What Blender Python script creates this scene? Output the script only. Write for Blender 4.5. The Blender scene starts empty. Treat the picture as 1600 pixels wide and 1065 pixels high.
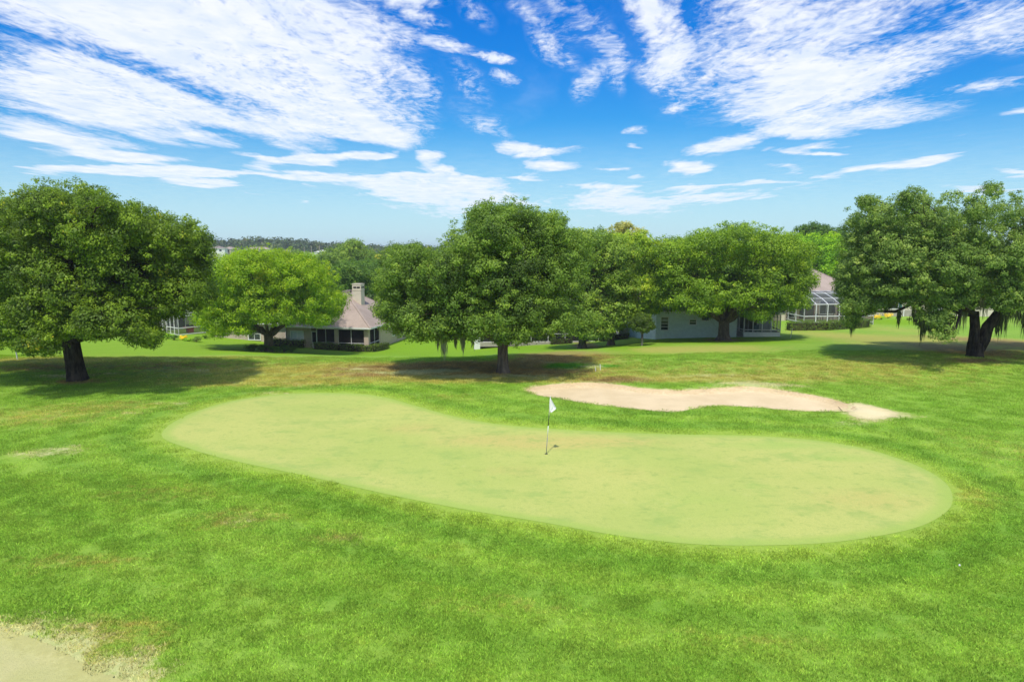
import bpy, bmesh, math, random
import numpy as np
from mathutils import Vector, Matrix
from mathutils.geometry import delaunay_2d_cdt

random.seed(7)
rng = np.random.default_rng(7)
R = math.radians
scene = bpy.context.scene
COL = scene.collection

# ------------------------------------------------------------------ camera
CAM_Z = 7.5
PITCH = R(7.7)
FPX = 1067.0
cam_data = bpy.data.cameras.new("camera")
cam = bpy.data.objects.new("camera", cam_data)
COL.objects.link(cam)
cam.location = (0, 0, CAM_Z)
cam.rotation_euler = (R(90) - PITCH, 0, 0)
cam_data.sensor_width = 36
cam_data.lens = 36 * FPX / 1600
cam_data.clip_start = 0.1
cam_data.clip_end = 8000
scene.camera = cam
scene.render.resolution_x = 1024
scene.render.resolution_y = 681


def ray(px, py):
    x = (px - 800) / FPX
    v = (532.5 - py) / FPX
    return (x, math.cos(PITCH) + v * math.sin(PITCH), -math.sin(PITCH) + v * math.cos(PITCH))


def P(px, py, D):
    "the point of the place seen at photo pixel (px, py), D metres ahead"
    d = ray(px, py)
    k = D / d[1]
    return np.array([d[0] * k, D, CAM_Z + d[2] * k])


# ------------------------------------------------------------------ node helpers
def new_mat(name):
    m = bpy.data.materials.new(name)
    m.use_nodes = True
    nt = m.node_tree
    nt.nodes.clear()
    return m, nt


class NT:
    def __init__(s, nt):
        s.nt = nt

    def n(s, t, **kw):
        nd = s.nt.nodes.new(t)
        for k, v in kw.items():
            setattr(nd, k, v)
        return nd

    def l(s, a, b):
        s.nt.links.new(a, b)

    def inp(s, sock, v):
        if hasattr(v, 'is_output'):
            s.l(v, sock)
        elif v is not None:
            sock.default_value = v

    def math(s, op, a, b=None, c=None, clamp=False):
        nd = s.n('ShaderNodeMath', operation=op, use_clamp=clamp)
        s.inp(nd.inputs[0], a)
        if b is not None: s.inp(nd.inputs[1], b)
        if c is not None: s.inp(nd.inputs[2], c)
        return nd.outputs[0]

    def smooth(s, v, a, b, lo=0.0, hi=1.0):
        nd = s.n('ShaderNodeMapRange', interpolation_type='SMOOTHSTEP')
        s.inp(nd.inputs['Value'], v)
        nd.inputs['From Min'].default_value = a
        nd.inputs['From Max'].default_value = b
        nd.inputs['To Min'].default_value = lo
        nd.inputs['To Max'].default_value = hi
        return nd.outputs['Result']

    def lin(s, v, a, b, lo=0.0, hi=1.0):
        nd = s.n('ShaderNodeMapRange')
        s.inp(nd.inputs['Value'], v)
        nd.inputs['From Min'].default_value = a
        nd.inputs['From Max'].default_value = b
        nd.inputs['To Min'].default_value = lo
        nd.inputs['To Max'].default_value = hi
        return nd.outputs['Result']

    def mix(s, f, a, b, mode='MIX'):
        nd = s.n('ShaderNodeMix', data_type='RGBA', blend_type=mode)
        s.inp(nd.inputs[0], f)
        for sock, v in ((nd.inputs[6], a), (nd.inputs[7], b)):
            if isinstance(v, tuple) and len(v) == 3: v = v + (1,)
            s.inp(sock, v)
        return nd.outputs[2]

    def noise(s, vec, scale, detail=4, rough=0.55, dist=0.0, out=0):
        nd = s.n('ShaderNodeTexNoise')
        if vec is not None: s.l(vec, nd.inputs['Vector'])
        nd.inputs['Scale'].default_value = scale
        nd.inputs['Detail'].default_value = detail
        nd.inputs['Roughness'].default_value = rough
        nd.inputs['Distortion'].default_value = dist
        return nd.outputs[out]

    def vmul(s, vec, v):
        nd = s.n('ShaderNodeVectorMath', operation='MULTIPLY')
        s.l(vec, nd.inputs[0])
        nd.inputs[1].default_value = v
        return nd.outputs[0]

    def vadd(s, a, b):
        nd = s.n('ShaderNodeVectorMath', operation='ADD')
        s.inp(nd.inputs[0], a)
        s.inp(nd.inputs[1], b)
        return nd.outputs[0]

    def combine(s, x, y, z=0.0):
        nd = s.n('ShaderNodeCombineXYZ')
        s.inp(nd.inputs[0], x); s.inp(nd.inputs[1], y); s.inp(nd.inputs[2], z)
        return nd.outputs[0]

    def ramp(s, f, stops):
        nd = s.n('ShaderNodeValToRGB')
        el = nd.color_ramp.elements
        while len(el) > 1: el.remove(el[-1])
        el[0].position = stops[0][0]; el[0].color = tuple(stops[0][1]) + (1,)
        for p, c in stops[1:]:
            e = el.new(p); e.color = tuple(c) + (1,)
        s.l(f, nd.inputs[0])
        return nd.outputs[0]


# ------------------------------------------------------------------ world: daylight sky with altocumulus and cirrus
SUN_EL, SUN_AZ = R(62), R(193)          # azimuth clockwise from +Y (the view direction)
world = bpy.data.worlds.new("World")
scene.world = world
world.use_nodes = True
wt = world.node_tree
wt.nodes.clear()
w = NT(wt)
sky = w.n('ShaderNodeTexSky', sky_type='NISHITA')
sky.sun_disc = False
sky.sun_elevation = SUN_EL
sky.sun_rotation = SUN_AZ
sky.altitude = 50
sky.air_density = 1.0
sky.dust_density = 0.6
sky.ozone_density = 2.0
tc = w.n('ShaderNodeTexCoord')
dirv = tc.outputs['Generated']
sep = w.n('ShaderNodeSeparateXYZ'); w.l(dirv, sep.inputs[0])
dx, dy, dz = sep.outputs
zc = w.math('MAXIMUM', dz, 0.02)
plane = w.combine(w.math('DIVIDE', dx, zc), w.math('DIVIDE', dy, zc), 0.0)
az = w.math('ARCTAN2', dx, dy)
el = w.math('ARCSINE', w.math('MINIMUM', w.math('MAXIMUM', dz, -1.0), 1.0))
azel = w.combine(az, el, 0.0)
# wobble for natural outlines
wob = w.n('ShaderNodeTexNoise'); w.l(w.vmul(plane, (1.0, 0.6, 1)), wob.inputs['Vector'])
wob.inputs['Scale'].default_value = 1.3; wob.inputs['Detail'].default_value = 4
wobv = w.n('ShaderNodeVectorMath', operation='SUBTRACT'); w.l(wob.outputs['Color'], wobv.inputs[0]); wobv.inputs[1].default_value = (0.5, 0.5, 0.5)
azelw = w.vadd(azel, w.vmul(wobv.outputs[0], (0.075, 0.028, 0)))


def azel_of(px, py):
    d = Vector(ray(px, py)).normalized()
    return math.atan2(d.x, d.y), math.asin(d.z)


def blobs(lst, vec):
    acc = None
    for (x1, y1, x2, y2, wid, st) in lst:
        a = azel_of(x1, y1); b = azel_of(x2, y2)
        c = ((a[0] + b[0]) / 2, (a[1] + b[1]) / 2)
        L = math.hypot(b[0] - a[0], b[1] - a[1]) / 2 + wid / FPX
        mp = w.n('ShaderNodeMapping', vector_type='TEXTURE')
        w.l(vec, mp.inputs['Vector'])
        mp.inputs['Location'].default_value = (c[0], c[1], 0)
        mp.inputs['Rotation'].default_value = (0, 0, math.atan2(b[1] - a[1], b[0] - a[0]))
        mp.inputs['Scale'].default_value = (L, wid / FPX, 1)
        g = w.n('ShaderNodeTexGradient', gradient_type='SPHERICAL')
        w.l(mp.outputs[0], g.inputs[0])
        if acc is None:
            acc = w.math('MULTIPLY', g.outputs['Fac'], st)
        else:
            acc = w.math('MULTIPLY_ADD', g.outputs['Fac'], st, acc)
    return acc


# (x1, y1, x2, y2, half width, strength): banks of cloud as one sees them from the green
CUMULUS = [
    (600, 290, 1100, 330, 40, 0.3), (380, 270, 800, 300, 26, 0.35), (900, 260, 1300, 290, 30, 0.25), (1100, 130, 1350, 110, 110, 0.35), (-60, 240, 500, 290, 30, 0.3), (700, 150, 800, 230, 50, 0.15), (1400, 180, 1600, 240, 60, 0.15),
    (-60, -30, 300, 20, 50, 0.8), (300, 60, 560, 190, 40, 0.8), (900, 325, 1200, 300, 16, 0.5), (480, 300, 840, 300, 14, 0.5), (600, 330, 1000, 345, 12, 0.4), (430, 240, 560, 262, 10, 0.8), (100, 240, 330, 250, 8, 0.7),
    (230, -60, 640, 205, 66, 1.7), (60, -60, 520, 200, 46, 1.3), (-60, -40, 330, 120, 50, 0.75), (360, -70, 600, 70, 60, 1.3), (480, 20, 640, 130, 34, 0.7),
    (-60, 40, 400, 205, 22, 1.6), (-60, 105, 340, 180, 36, 1.7), (-60, 175, 240, 245, 20, 1.2), (-60, 150, 330, 215, 18, 0.9), (-60, 210, 150, 228, 12, 0.8),
    (330, 170, 520, 238, 26, 1.3), (440, 185, 650, 217, 20, 1.5), (120, 215, 420, 222, 14, 0.6),
    (360, 262, 620, 241, 9, 1.5), (240, 278, 370, 291, 8, 1.0), (540, 244, 625, 241, 7, 1.2), (-80, 262, 500, 270, 8, 1.5), (300, 268, 900, 280, 7, 1.3), (240, 284, 380, 294, 9, 1.3), (420, 246, 520, 262, 9, 1.2), (580, 300, 800, 306, 16, 1.0), (880, 286, 1040, 296, 9, 1.1), (1000, 312, 1260, 304, 12, 0.8), (820, 316, 1100, 326, 14, 0.8), (1060, 232, 1200, 214, 12, 1.0), (1040, 250, 1110, 262, 12, 1.0), (730, 190, 800, 214, 14, 0.45), (1180, 232, 1300, 240, 7, 1.0), (1390, 262, 1500, 240, 6, 1.2), (1480, 300, 1620, 292, 10, 1.0), (20, 232, 300, 256, 9, 1.2), (330, 238, 470, 256, 7, 1.1),
    (650, 268, 720, 270, 14, 1.5), (655, 252, 690, 244, 12, 1.6), (480, 286, 830, 291, 11, 1.4),
    (560, 312, 850, 322, 24, 1.15), (770, 228, 860, 240, 13, 1.7), (800, 246, 925, 238, 10, 1.4), (810, 262, 900, 262, 12, 1.4), (790, 275, 860, 277, 6, 0.9),
    (880, 300, 1030, 312, 18, 0.9), (560, -10, 690, 10, 12, 1.2), (600, 8, 700, 45, 12, 0.9), (660, 58, 735, 75, 10, 1.3), (735, 78, 805, 92, 9, 1.2), (770, 110, 805, 130, 14, 1.0),
    (640, 95, 675, 165, 30, 0.55), (700, 90, 760, 150, 26, 0.4), (840, 50, 890, 90, 28, 0.75), (935, 100, 900, 150, 22, 0.75), (860, 5, 940, 50, 34, 0.55), (950, 60, 960, 130, 26, 0.65), (720, 10, 760, 40, 20, 0.5), (800, 10, 840, 25, 16, 0.45), (600, 40, 660, 60, 22, 0.7),
    (990, -30, 1060, 90, 44, 1.5), (1040, -60, 1240, 10, 50, 0.9), (1060, 60, 1250, 110, 60, 0.62), (1200, 20, 1420, 60, 60, 0.62), (1000, 100, 1080, 130, 30, 0.6),
    (1190, 150, 1530, 66, 34, 0.85), (1090, 145, 1330, 205, 30, 0.75), (1250, 190, 1500, 163, 18, 0.95), (1180, 110, 1400, 160, 44, 0.6), (1190, 205, 1330, 208, 12, 0.8),
    (1480, 147, 1620, 122, 10, 1.2), (1380, -20, 1640, 30, 50, 0.55), (1040, 165, 1080, 165, 10, 0.7), (1500, 40, 1640, 60, 30, 0.45),
    (1060, 240, 1170, 222, 13, 0.7), (1050, 255, 1100, 264, 10, 0.6), (1250, 244, 1345, 242, 5, 1.6), (1230, 229, 1345, 227, 6, 0.8),
    (1300, 272, 1490, 246, 10, 1.4), (1240, 278, 1320, 276, 9, 0.9), (1020, 300, 1150, 285, 9, 1.1), (1100, 286, 1330, 290, 7, 0.8), (1180, 262, 1260, 270, 8, 0.7),
    (1545, 266, 1640, 270, 7, 1.4), (1420, 292, 1600, 286, 12, 0.7), (970, 205, 1010, 200, 8, 0.8), (965, 226, 1020, 234, 4, 0.6), (910, 264, 1000, 264, 4, 0.8), (985, 277, 1010, 280, 7, 0.7),
    (1570, 178, 1640, 172, 5, 0.9), (400, 330, 900, 350, 16, 0.35), (850, 345, 1200, 330, 14, 0.4), (-40, 300, 300, 330, 14, 0.3), (380, 302, 420, 305, 7, 0.7), (455, 315, 490, 318, 8, 0.6),
]
cov = blobs(CUMULUS, azelw)
# unseen sky outside the frame: similar cloud, made denser to raise the fill light
outside = w.smooth(w.math('ABSOLUTE', az), 0.75, 1.0)
high = w.smooth(el, 0.42, 0.62)
oz = w.math('MAXIMUM', outside, high)
gen = w.smooth(w.noise(w.vmul(plane, (0.5, 0.22, 1)), 1.0, 3), 0.42, 0.62, 0.0, 1.2)
cov = w.math('ADD', cov, w.math('MULTIPLY', gen, oz))
# detail: ripples (altocumulus), fibres (cirrus)
warp = w.vadd(plane, w.vmul(wobv.outputs[0], (0.5, 0.5, 0)))
rip = w.noise(w.vmul(warp, (17.0, 9.0, 1)), 1.0, 3, 0.55)
rip2 = w.noise(w.vmul(warp, (42.0, 24.0, 1)), 1.0, 2, 0.5)
fib = w.noise(w.vmul(warp, (2.6, 0.36, 1)), 1.5, 7, 0.62, 0.5)
big = w.noise(w.vmul(warp, (1.5, 0.5, 1)), 1.0, 4, 0.6)
lowsky = w.smooth(el, 0.08, 0.22)
cc_ = w.math('MINIMUM', cov, 1.05)
det = w.math('ADD', w.math('MULTIPLY', w.math('SUBTRACT', fib, 0.5), 1.5), w.math('MULTIPLY', w.math('SUBTRACT', big, 0.5), 1.2))
rp = w.math('ADD', w.math('MULTIPLY', w.math('SUBTRACT', rip, 0.5), 1.5), w.math('MULTIPLY', w.math('SUBTRACT', rip2, 0.5), 0.6))
det = w.math('MULTIPLY_ADD', rp, lowsky, det)
detw = w.smooth(cov, 0.0, 0.3)
dens = w.math('MULTIPLY_ADD', det, detw, cc_)
dens = w.smooth(dens, -0.05, 1.12)
dens = w.math('MULTIPLY', dens, 0.93)
veil = w.math('MULTIPLY', w.smooth(w.noise(w.vmul(warp, (0.8, 0.22, 1)), 1.4, 6, 0.6), 0.48, 0.75), 0.13)
hz = w.smooth(el, 0.19, -0.02, 0.0, 0.68)
dens2 = w.math('MAXIMUM', dens, w.math('MAXIMUM', veil, hz))
# keep the blue of the photograph's sky: deeper overhead
hsv = w.n('ShaderNodeHueSaturation'); hsv.inputs['Saturation'].default_value = 1.0; hsv.inputs['Value'].default_value = 1.0
w.l(sky.outputs[0], hsv.inputs['Color'])
skyc = w.mix(1.0, hsv.outputs[0], (0.36, 0.90, 1.42), 'MULTIPLY')
above = w.smooth(el, 0.02, 0.36)
skyc = w.mix(above, w.mix(1.0, hsv.outputs[0], (0.22, 0.71, 0.90), 'MULTIPLY'), w.mix(1.0, hsv.outputs[0], (0.0, 0.51, 1.17), 'MULTIPLY'))
shade = w.smooth(w.noise(w.vmul(warp, (3.0, 2.0, 1)), 1.6, 4, 0.6), 0.3, 0.7)
cloudc = w.mix(shade, (5.6, 6.2, 7.3), (7.0, 7.15, 7.5))
hazec = w.mix(w.smooth(el, 0.0, 0.12), (5.3, 6.2, 7.2), cloudc)
final = w.mix(dens2, skyc, hazec)
bg = w.n('ShaderNodeBackground'); w.l(final, bg.inputs['Color']); bg.inputs['Strength'].default_value = 0.1
world.cycles.sampling_method = 'MANUAL'; world.cycles.sample_map_resolution = 512
out = w.n('ShaderNodeOutputWorld'); w.l(bg.outputs[0], out.inputs['Surface'])

sun_data = bpy.data.lights.new("sun", 'SUN')
sun_data.energy = 2.6
sun_data.angle = R(1.6)
sun_data.color = (1.0, 0.955, 0.87)
sun = bpy.data.objects.new("sun", sun_data)
COL.objects.link(sun)
sv = Vector((math.sin(SUN_AZ) * math.cos(SUN_EL), math.cos(SUN_AZ) * math.cos(SUN_EL), math.sin(SUN_EL)))
sun.rotation_euler = sv.to_track_quat('Z', 'Y').to_euler()
sun.location = (0, -20, 60)

scene.view_settings.view_transform = 'Standard'
scene.view_settings.look = 'None'
scene.view_settings.gamma = 1
scene.view_settings.use_curve_mapping = False
scene.view_settings.exposure = 0.56
scene.render.engine = 'CYCLES'
scene.cycles.max_bounces = 6
scene.cycles.transparent_max_bounces = 24
scene.cycles.volume_bounces = 0

# ------------------------------------------------------------------ terrain
def sstep(t):
    t = np.clip(t, 0, 1)
    return t * t * (3 - 2 * t)


def H0(x, y):
    x = np.asarray(x, float); y = np.asarray(y, float)
    A = np.interp(x, [-120, -60, -40, -30, -17, -8, 0, 8, 16, 24, 45, 90, 200],
                  [2.0, 2.2, 2.9, 3.6, 4.0, 3.9, 3.2, 2.7, 2.0, 1.9, 2.4, 2.2, 2.0])
    y0 = np.interp(x, [-20, 10, 40], [44, 45, 52])
    y1 = np.interp(x, [-50, -17, 10, 25, 45, 90], [84, 77, 75, 78, 86, 95])
    t = np.clip((y - y0) / (y1 - y0), 0, 1)
    z = -A * (0.45 * t + 0.55 * sstep(t))
    z = z - 5.5 * sstep((y - 110) / 90.0)
    z = z + 5.2 * sstep((y - 300) / 280.0)
    z = z + 9.0 * np.exp(-((x + 225) / 95.0) ** 2 - ((y - 590) / 90.0) ** 2)
    near = 1 - sstep((y - 50) / 30.0)
    z = z + near * 0.06 * np.sin(x * 0.31 + 1) * np.sin(y * 0.27) + near * 0.03 * np.sin(x * 0.9 + y * 0.4)
    # the low mound behind the bunker
    z = z + 0.35 * np.exp(-((x - 22) / 14.0) ** 2 - ((y - 44) / 4.0) ** 2)
    return z


def G0(px, py):
    d = ray(px, py)
    t = 5.0
    while t < 4000:
        if CAM_Z + d[2] * t < float(H0(d[0] * t, d[1] * t)):
            break
        t *= 1.01
    a, b = t / 1.01, t
    for _ in range(30):
        m = (a + b) / 2
        if CAM_Z + d[2] * m < float(H0(d[0] * m, d[1] * m)): b = m
        else: a = m
    return np.array([d[0] * b, d[1] * b])


def smooth_outline(pts, n=6, jitter=0.0, closed=True, seed=1):
    r = random.Random(seed)
    pts = [np.array(p, float) for p in pts]
    out = []
    N = len(pts)
    for i in range(N):
        p0, p1, p2, p3 = pts[i - 1], pts[i], pts[(i + 1) % N], pts[(i + 2) % N]
        for k in range(n):
            t = k / n
            q = 0.5 * ((2 * p1) + (-p0 + p2) * t + (2 * p0 - 5 * p1 + 4 * p2 - p3) * t * t + (-p0 + 3 * p1 - 3 * p2 + p3) * t ** 3)
            if jitter:
                q = q + np.array([r.uniform(-1, 1), r.uniform(-1, 1)]) * jitter
            out.append(q)
    return np.array(out)


def sdf(x, y, poly):
    "signed distance to a closed polygon, negative inside"
    x = np.asarray(x, float); y = np.asarray(y, float)
    sh = x.shape
    p = np.stack([x.ravel(), y.ravel()], 1)
    d = np.full(len(p), 1e9)
    ins = np.zeros(len(p), bool)
    lo = poly.min(0) - 8; hi = poly.max(0) + 8
    m = (p[:, 0] > lo[0]) & (p[:, 0] < hi[0]) & (p[:, 1] > lo[1]) & (p[:, 1] < hi[1])
    q = p[m]
    dd = np.full(len(q), 1e9); ii = np.zeros(len(q), bool)
    for i in range(len(poly)):
        a = poly[i]; b = poly[(i + 1) % len(poly)]
        e = b - a
        wv = q - a
        t = np.clip((wv @ e) / max(e @ e, 1e-12), 0, 1)
        dist = np.hypot(*(wv - t[:, None] * e).T)
        dd = np.minimum(dd, dist)
        c = (a[1] > q[:, 1]) != (b[1] > q[:, 1])
        den = (b[1] - a[1]) if abs(b[1] - a[1]) > 1e-12 else 1e-12
        xi = (b[0] - a[0]) * (q[:, 1] - a[1]) / den + a[0]
        ii ^= c & (q[:, 0] < xi)
    d[m] = dd; ins[m] = ii
    d = np.where(ins, -d, np.minimum(d, 8))
    return d.reshape(sh)


GREEN = smooth_outline([G0(*p) for p in [(252, 678), (300, 645), (380, 623), (480, 614), (580, 617), (650, 634), (700, 648), (760, 660), (850, 669),
    (960, 675), (1100, 679), (1220, 683), (1330, 696), (1420, 722), (1475, 752), (1488, 785), (1460, 812), (1400, 832), (1300, 847), (1180, 852),
    (1060, 848), (950, 834), (850, 816), (740, 798), (620, 775), (500, 748), (390, 725), (300, 702)]], 5)
BUNKER = smooth_outline([G0(*p) for p in [(822, 609), (840, 603), (890, 598), (950, 599), (1010, 607), (1060, 609), (1120, 606), (1180, 604), (1240, 612),
    (1290, 621), (1325, 631), (1338, 637), (1322, 642), (1260, 642), (1180, 636), (1120, 634), (1085, 638), (1045, 643), (960, 635), (880, 624), (838, 616)]], 6, 0.05, seed=3)
SPILL = smooth_outline([G0(*p) for p in [(1300, 636), (1322, 631), (1345, 632), (1375, 638), (1402, 644), (1394, 652), (1370, 656), (1342, 654), (1326, 647), (1312, 641)]], 6, 0.13, seed=5)
NEARB = smooth_outline([G0(*p) for p in [(-180, 940), (-80, 962), (0, 977), (40, 992), (75, 1006), (105, 1022), (130, 1037), (160, 1052), (215, 1066), (240, 1110),
    (150, 1180), (-60, 1200), (-260, 1100)]], 10, 0.05, seed=9)


def H(x, y):
    z = H0(x, y)
    for poly, dep in ((BUNKER, 0.23), (NEARB, 0.08)):
        s = sdf(x, y, poly)
        z = z - np.where(s < 0.05, dep * sstep((0.05 - s) / 0.35) + 0.12 * sstep((-s - 0.35) / 0.3) * 0, 0)
        z = z + np.where((s > -0.05) & (s < 1.2), 0.05 * np.sin(np.clip((s + 0.05) / 1.25, 0, 1) * math.pi), 0)
    return z


def Hs(x, y):
    return float(H(np.array([float(x)]), np.array([float(y)]))[0])


def G(px, py):
    p = G0(px, py)
    return np.array([p[0], p[1], Hs(p[0], p[1])])


# colour regions of the turf, each an ellipse of real ground: (px, py, half width px, half height px, strength)
def ell(lst):
    out_ = []
    for (px, py, rx, ry, st) in lst:
        c = G0(px, py)
        rX = abs(G0(px + rx, py)[0] - c[0])
        rY = abs(G0(px, py - ry)[1] - G0(px, py + ry)[1]) / 2
        out_.append((c[0], c[1], max(rX, .2), max(rY, .2), st))
    return out_


REG = {
    'dry': ell([(400, 590, 320, 12, .55), (1250, 575, 350, 14, .5), (1450, 600, 200, 20, .3), (300, 560, 300, 8, .5), (700, 620, 120, 10, .3), (60, 650, 170, 22, .5), (230, 632, 150, 10, .3), (700, 582, 190, 13, .9), (560, 572, 160, 8, .7), (900, 556, 90, 12, .8), (1120, 590, 190, 8, .8),
                (1130, 545, 130, 8, .7), (1030, 545, 60, 6, .7), (1330, 525, 90, 14, .8), (1440, 540, 130, 14, .7), (1560, 532, 90, 16, .8), (1400, 515, 80, 8, .5),
                (330, 578, 200, 6, .5), (60, 563, 130, 6, .8), (1560, 700, 120, 60, .25), (250, 770, 160, 20, .3), (370, 810, 90, 20, .45), (120, 880, 150, 25, .35),
                (520, 840, 60, 14, .4), (1520, 775, 60, 22, .4), (1350, 560, 220, 8, .4), (780, 950, 200, 30, .25), (150, 1000, 140, 50, .6), (1150, 1000, 200, 30, .25), (750, 592, 250, 6, .6), (420, 600, 160, 6, .5)]),
    'brown': ell([(120, 596, 40, 4, .9), (1522, 563, 40, 4, .8), (1130, 531, 36, 3, .9), (640, 577, 120, 6, 1.0), (780, 583, 130, 5, 1.0), (690, 572, 90, 8, .9), (60, 574, 110, 8, .5), (800, 570, 90, 9, .7), (850, 558, 50, 8, .6), (915, 540, 22, 4, 1.3),
                  (330, 568, 200, 5, .3), (560, 585, 80, 4, .6), (1500, 545, 60, 12, 1.0), (1585, 535, 50, 16, .9), (970, 592, 60, 4, .6), (940, 597, 60, 3, .8), (900, 553, 80, 8, .4), (240, 572, 100, 6, .25), (1200, 600, 60, 3, .5)]),
    'pale': ell([(630, 583, 60, 3, 1.0), (720, 588, 70, 3, .9), (820, 587, 50, 3, .8), (690, 578, 50, 2.5, .7), (860, 592, 40, 3, .6), (90, 588, 40, 3, .9), (175, 584, 35, 2.5, .7), (310, 579, 22, 2.5, 1.0), (420, 614, 45, 3, .7), (60, 708, 60, 7, .9), (110, 700, 40, 5, .6), (1210, 602, 60, 4, 1.1), (1160, 598, 60, 4, .8),
                 (560, 577, 20, 4, .7), (660, 580, 60, 3, .9), (740, 585, 50, 3, .6), (780, 596, 40, 3, .5), (925, 572, 18, 4, 1.0), (1330, 660, 60, 6, .4), (380, 812, 22, 9, .7), (545, 845, 22, 8, .5),
                 (60, 975, 90, 8, .8), (120, 1000, 70, 16, 1.0), (190, 1035, 60, 16, 1.1), (235, 1055, 30, 14, 1.0), (270, 630, 30, 3, .6), (210, 645, 40, 3, .4), (1100, 586, 90, 4, .5), (1410, 648, 25, 5, .9), (450, 600, 60, 2, .4), (1130, 529, 18, 2.5, .8)]),
    'lawn': ell([(200, 545, 230, 22, 1.0), (450, 545, 200, 17, 1.2), (640, 550, 120, 17, 1.1), (760, 550, 100, 12, 1.0), (860, 548, 60, 12, .7), (990, 545, 60, 12, .6), (1130, 530, 160, 12, .9), (1290, 520, 70, 6, .5), (1400, 503, 70, 6, .9), (20, 560, 90, 8, .7), (-100, 545, 160, 16, 1.0)]),
    'lush': ell([(885, 571, 40, 5, 1.3), (950, 572, 30, 3, 1.0), (120, 605, 200, 8, .3), (520, 700, 10, 3, .8)]),
}


def region(name, x, y):
    v = np.zeros_like(np.asarray(x, float))
    for (cx, cy, rx, ry, st) in REG[name]:
        d2 = ((x - cx) / rx) ** 2 + ((y - cy) / ry) ** 2
        v = v + st * np.exp(-d2 * 1.3)
    return np.clip(v, 0, 1.3)


def masks(x, y):
    g = sdf(x, y, GREEN)
    fr = np.where(g > 0, np.exp(-(g / 0.75) ** 2), 1.0)
    b = np.minimum(np.minimum(sdf(x, y, BUNKER), sdf(x, y, SPILL)), sdf(x, y, NEARB))
    pale = region('pale', x, y) + 0.8 * np.exp(-(np.clip(b, 0, 9) / 0.25) ** 2)
    ring = np.where((g > 0) & (g < 7.9), 0.5 + 0.5 * np.tanh(2.5 * np.sin(g * 2 * np.pi / 2.1)) * np.exp(-g / 5.0), 0.5)
    m1 = np.stack([region('dry', x, y), region('brown', x, y), np.clip(pale, 0, 1.2), ring], -1)
    m2 = np.stack([region('lawn', x, y), region('lush', x, y), fr, np.ones_like(x)], -1)
    return m1, m2, g, b


# ------------------------------------------------------------------ object helpers
def tag(o, label=None, cat=None, group=None, kind=None):
    if label: o['label'] = label
    if cat: o['category'] = cat
    if group: o['group'] = group
    if kind: o['kind'] = kind
    return o


def link(name, me, mat=None, parent=None):
    o = bpy.data.objects.new(name, me)
    COL.objects.link(o)
    if mat is not None:
        for m_ in (mat if isinstance(mat, (list, tuple)) else [mat]):
            me.materials.append(m_)
    if parent is not None: o.parent = parent
    return o


def np_mesh(name, verts, faces, smooth=False):
    "faces: (n,k) int array"
    me = bpy.data.meshes.new(name)
    v = np.asarray(verts, np.float32); f = np.asarray(faces, np.int32)
    me.vertices.add(len(v)); me.vertices.foreach_set('co', v.ravel())
    k = f.shape[1]
    me.loops.add(f.size); me.loops.foreach_set('vertex_index', f.ravel())
    me.polygons.add(len(f))
    me.polygons.foreach_set('loop_start', np.arange(0, f.size, k, dtype=np.int32))
    me.polygons.foreach_set('loop_total', np.full(len(f), k, np.int32))
    if smooth: me.polygons.foreach_set('use_smooth', np.ones(len(f), bool))
    me.update(calc_edges=True)
    return me


def empty(name, loc, rz=0):
    o = bpy.data.objects.new(name, None)
    COL.objects.link(o)
    o.location = loc
    o.rotation_euler = (0, 0, rz)
    o.empty_display_size = 0.3
    return o


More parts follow.
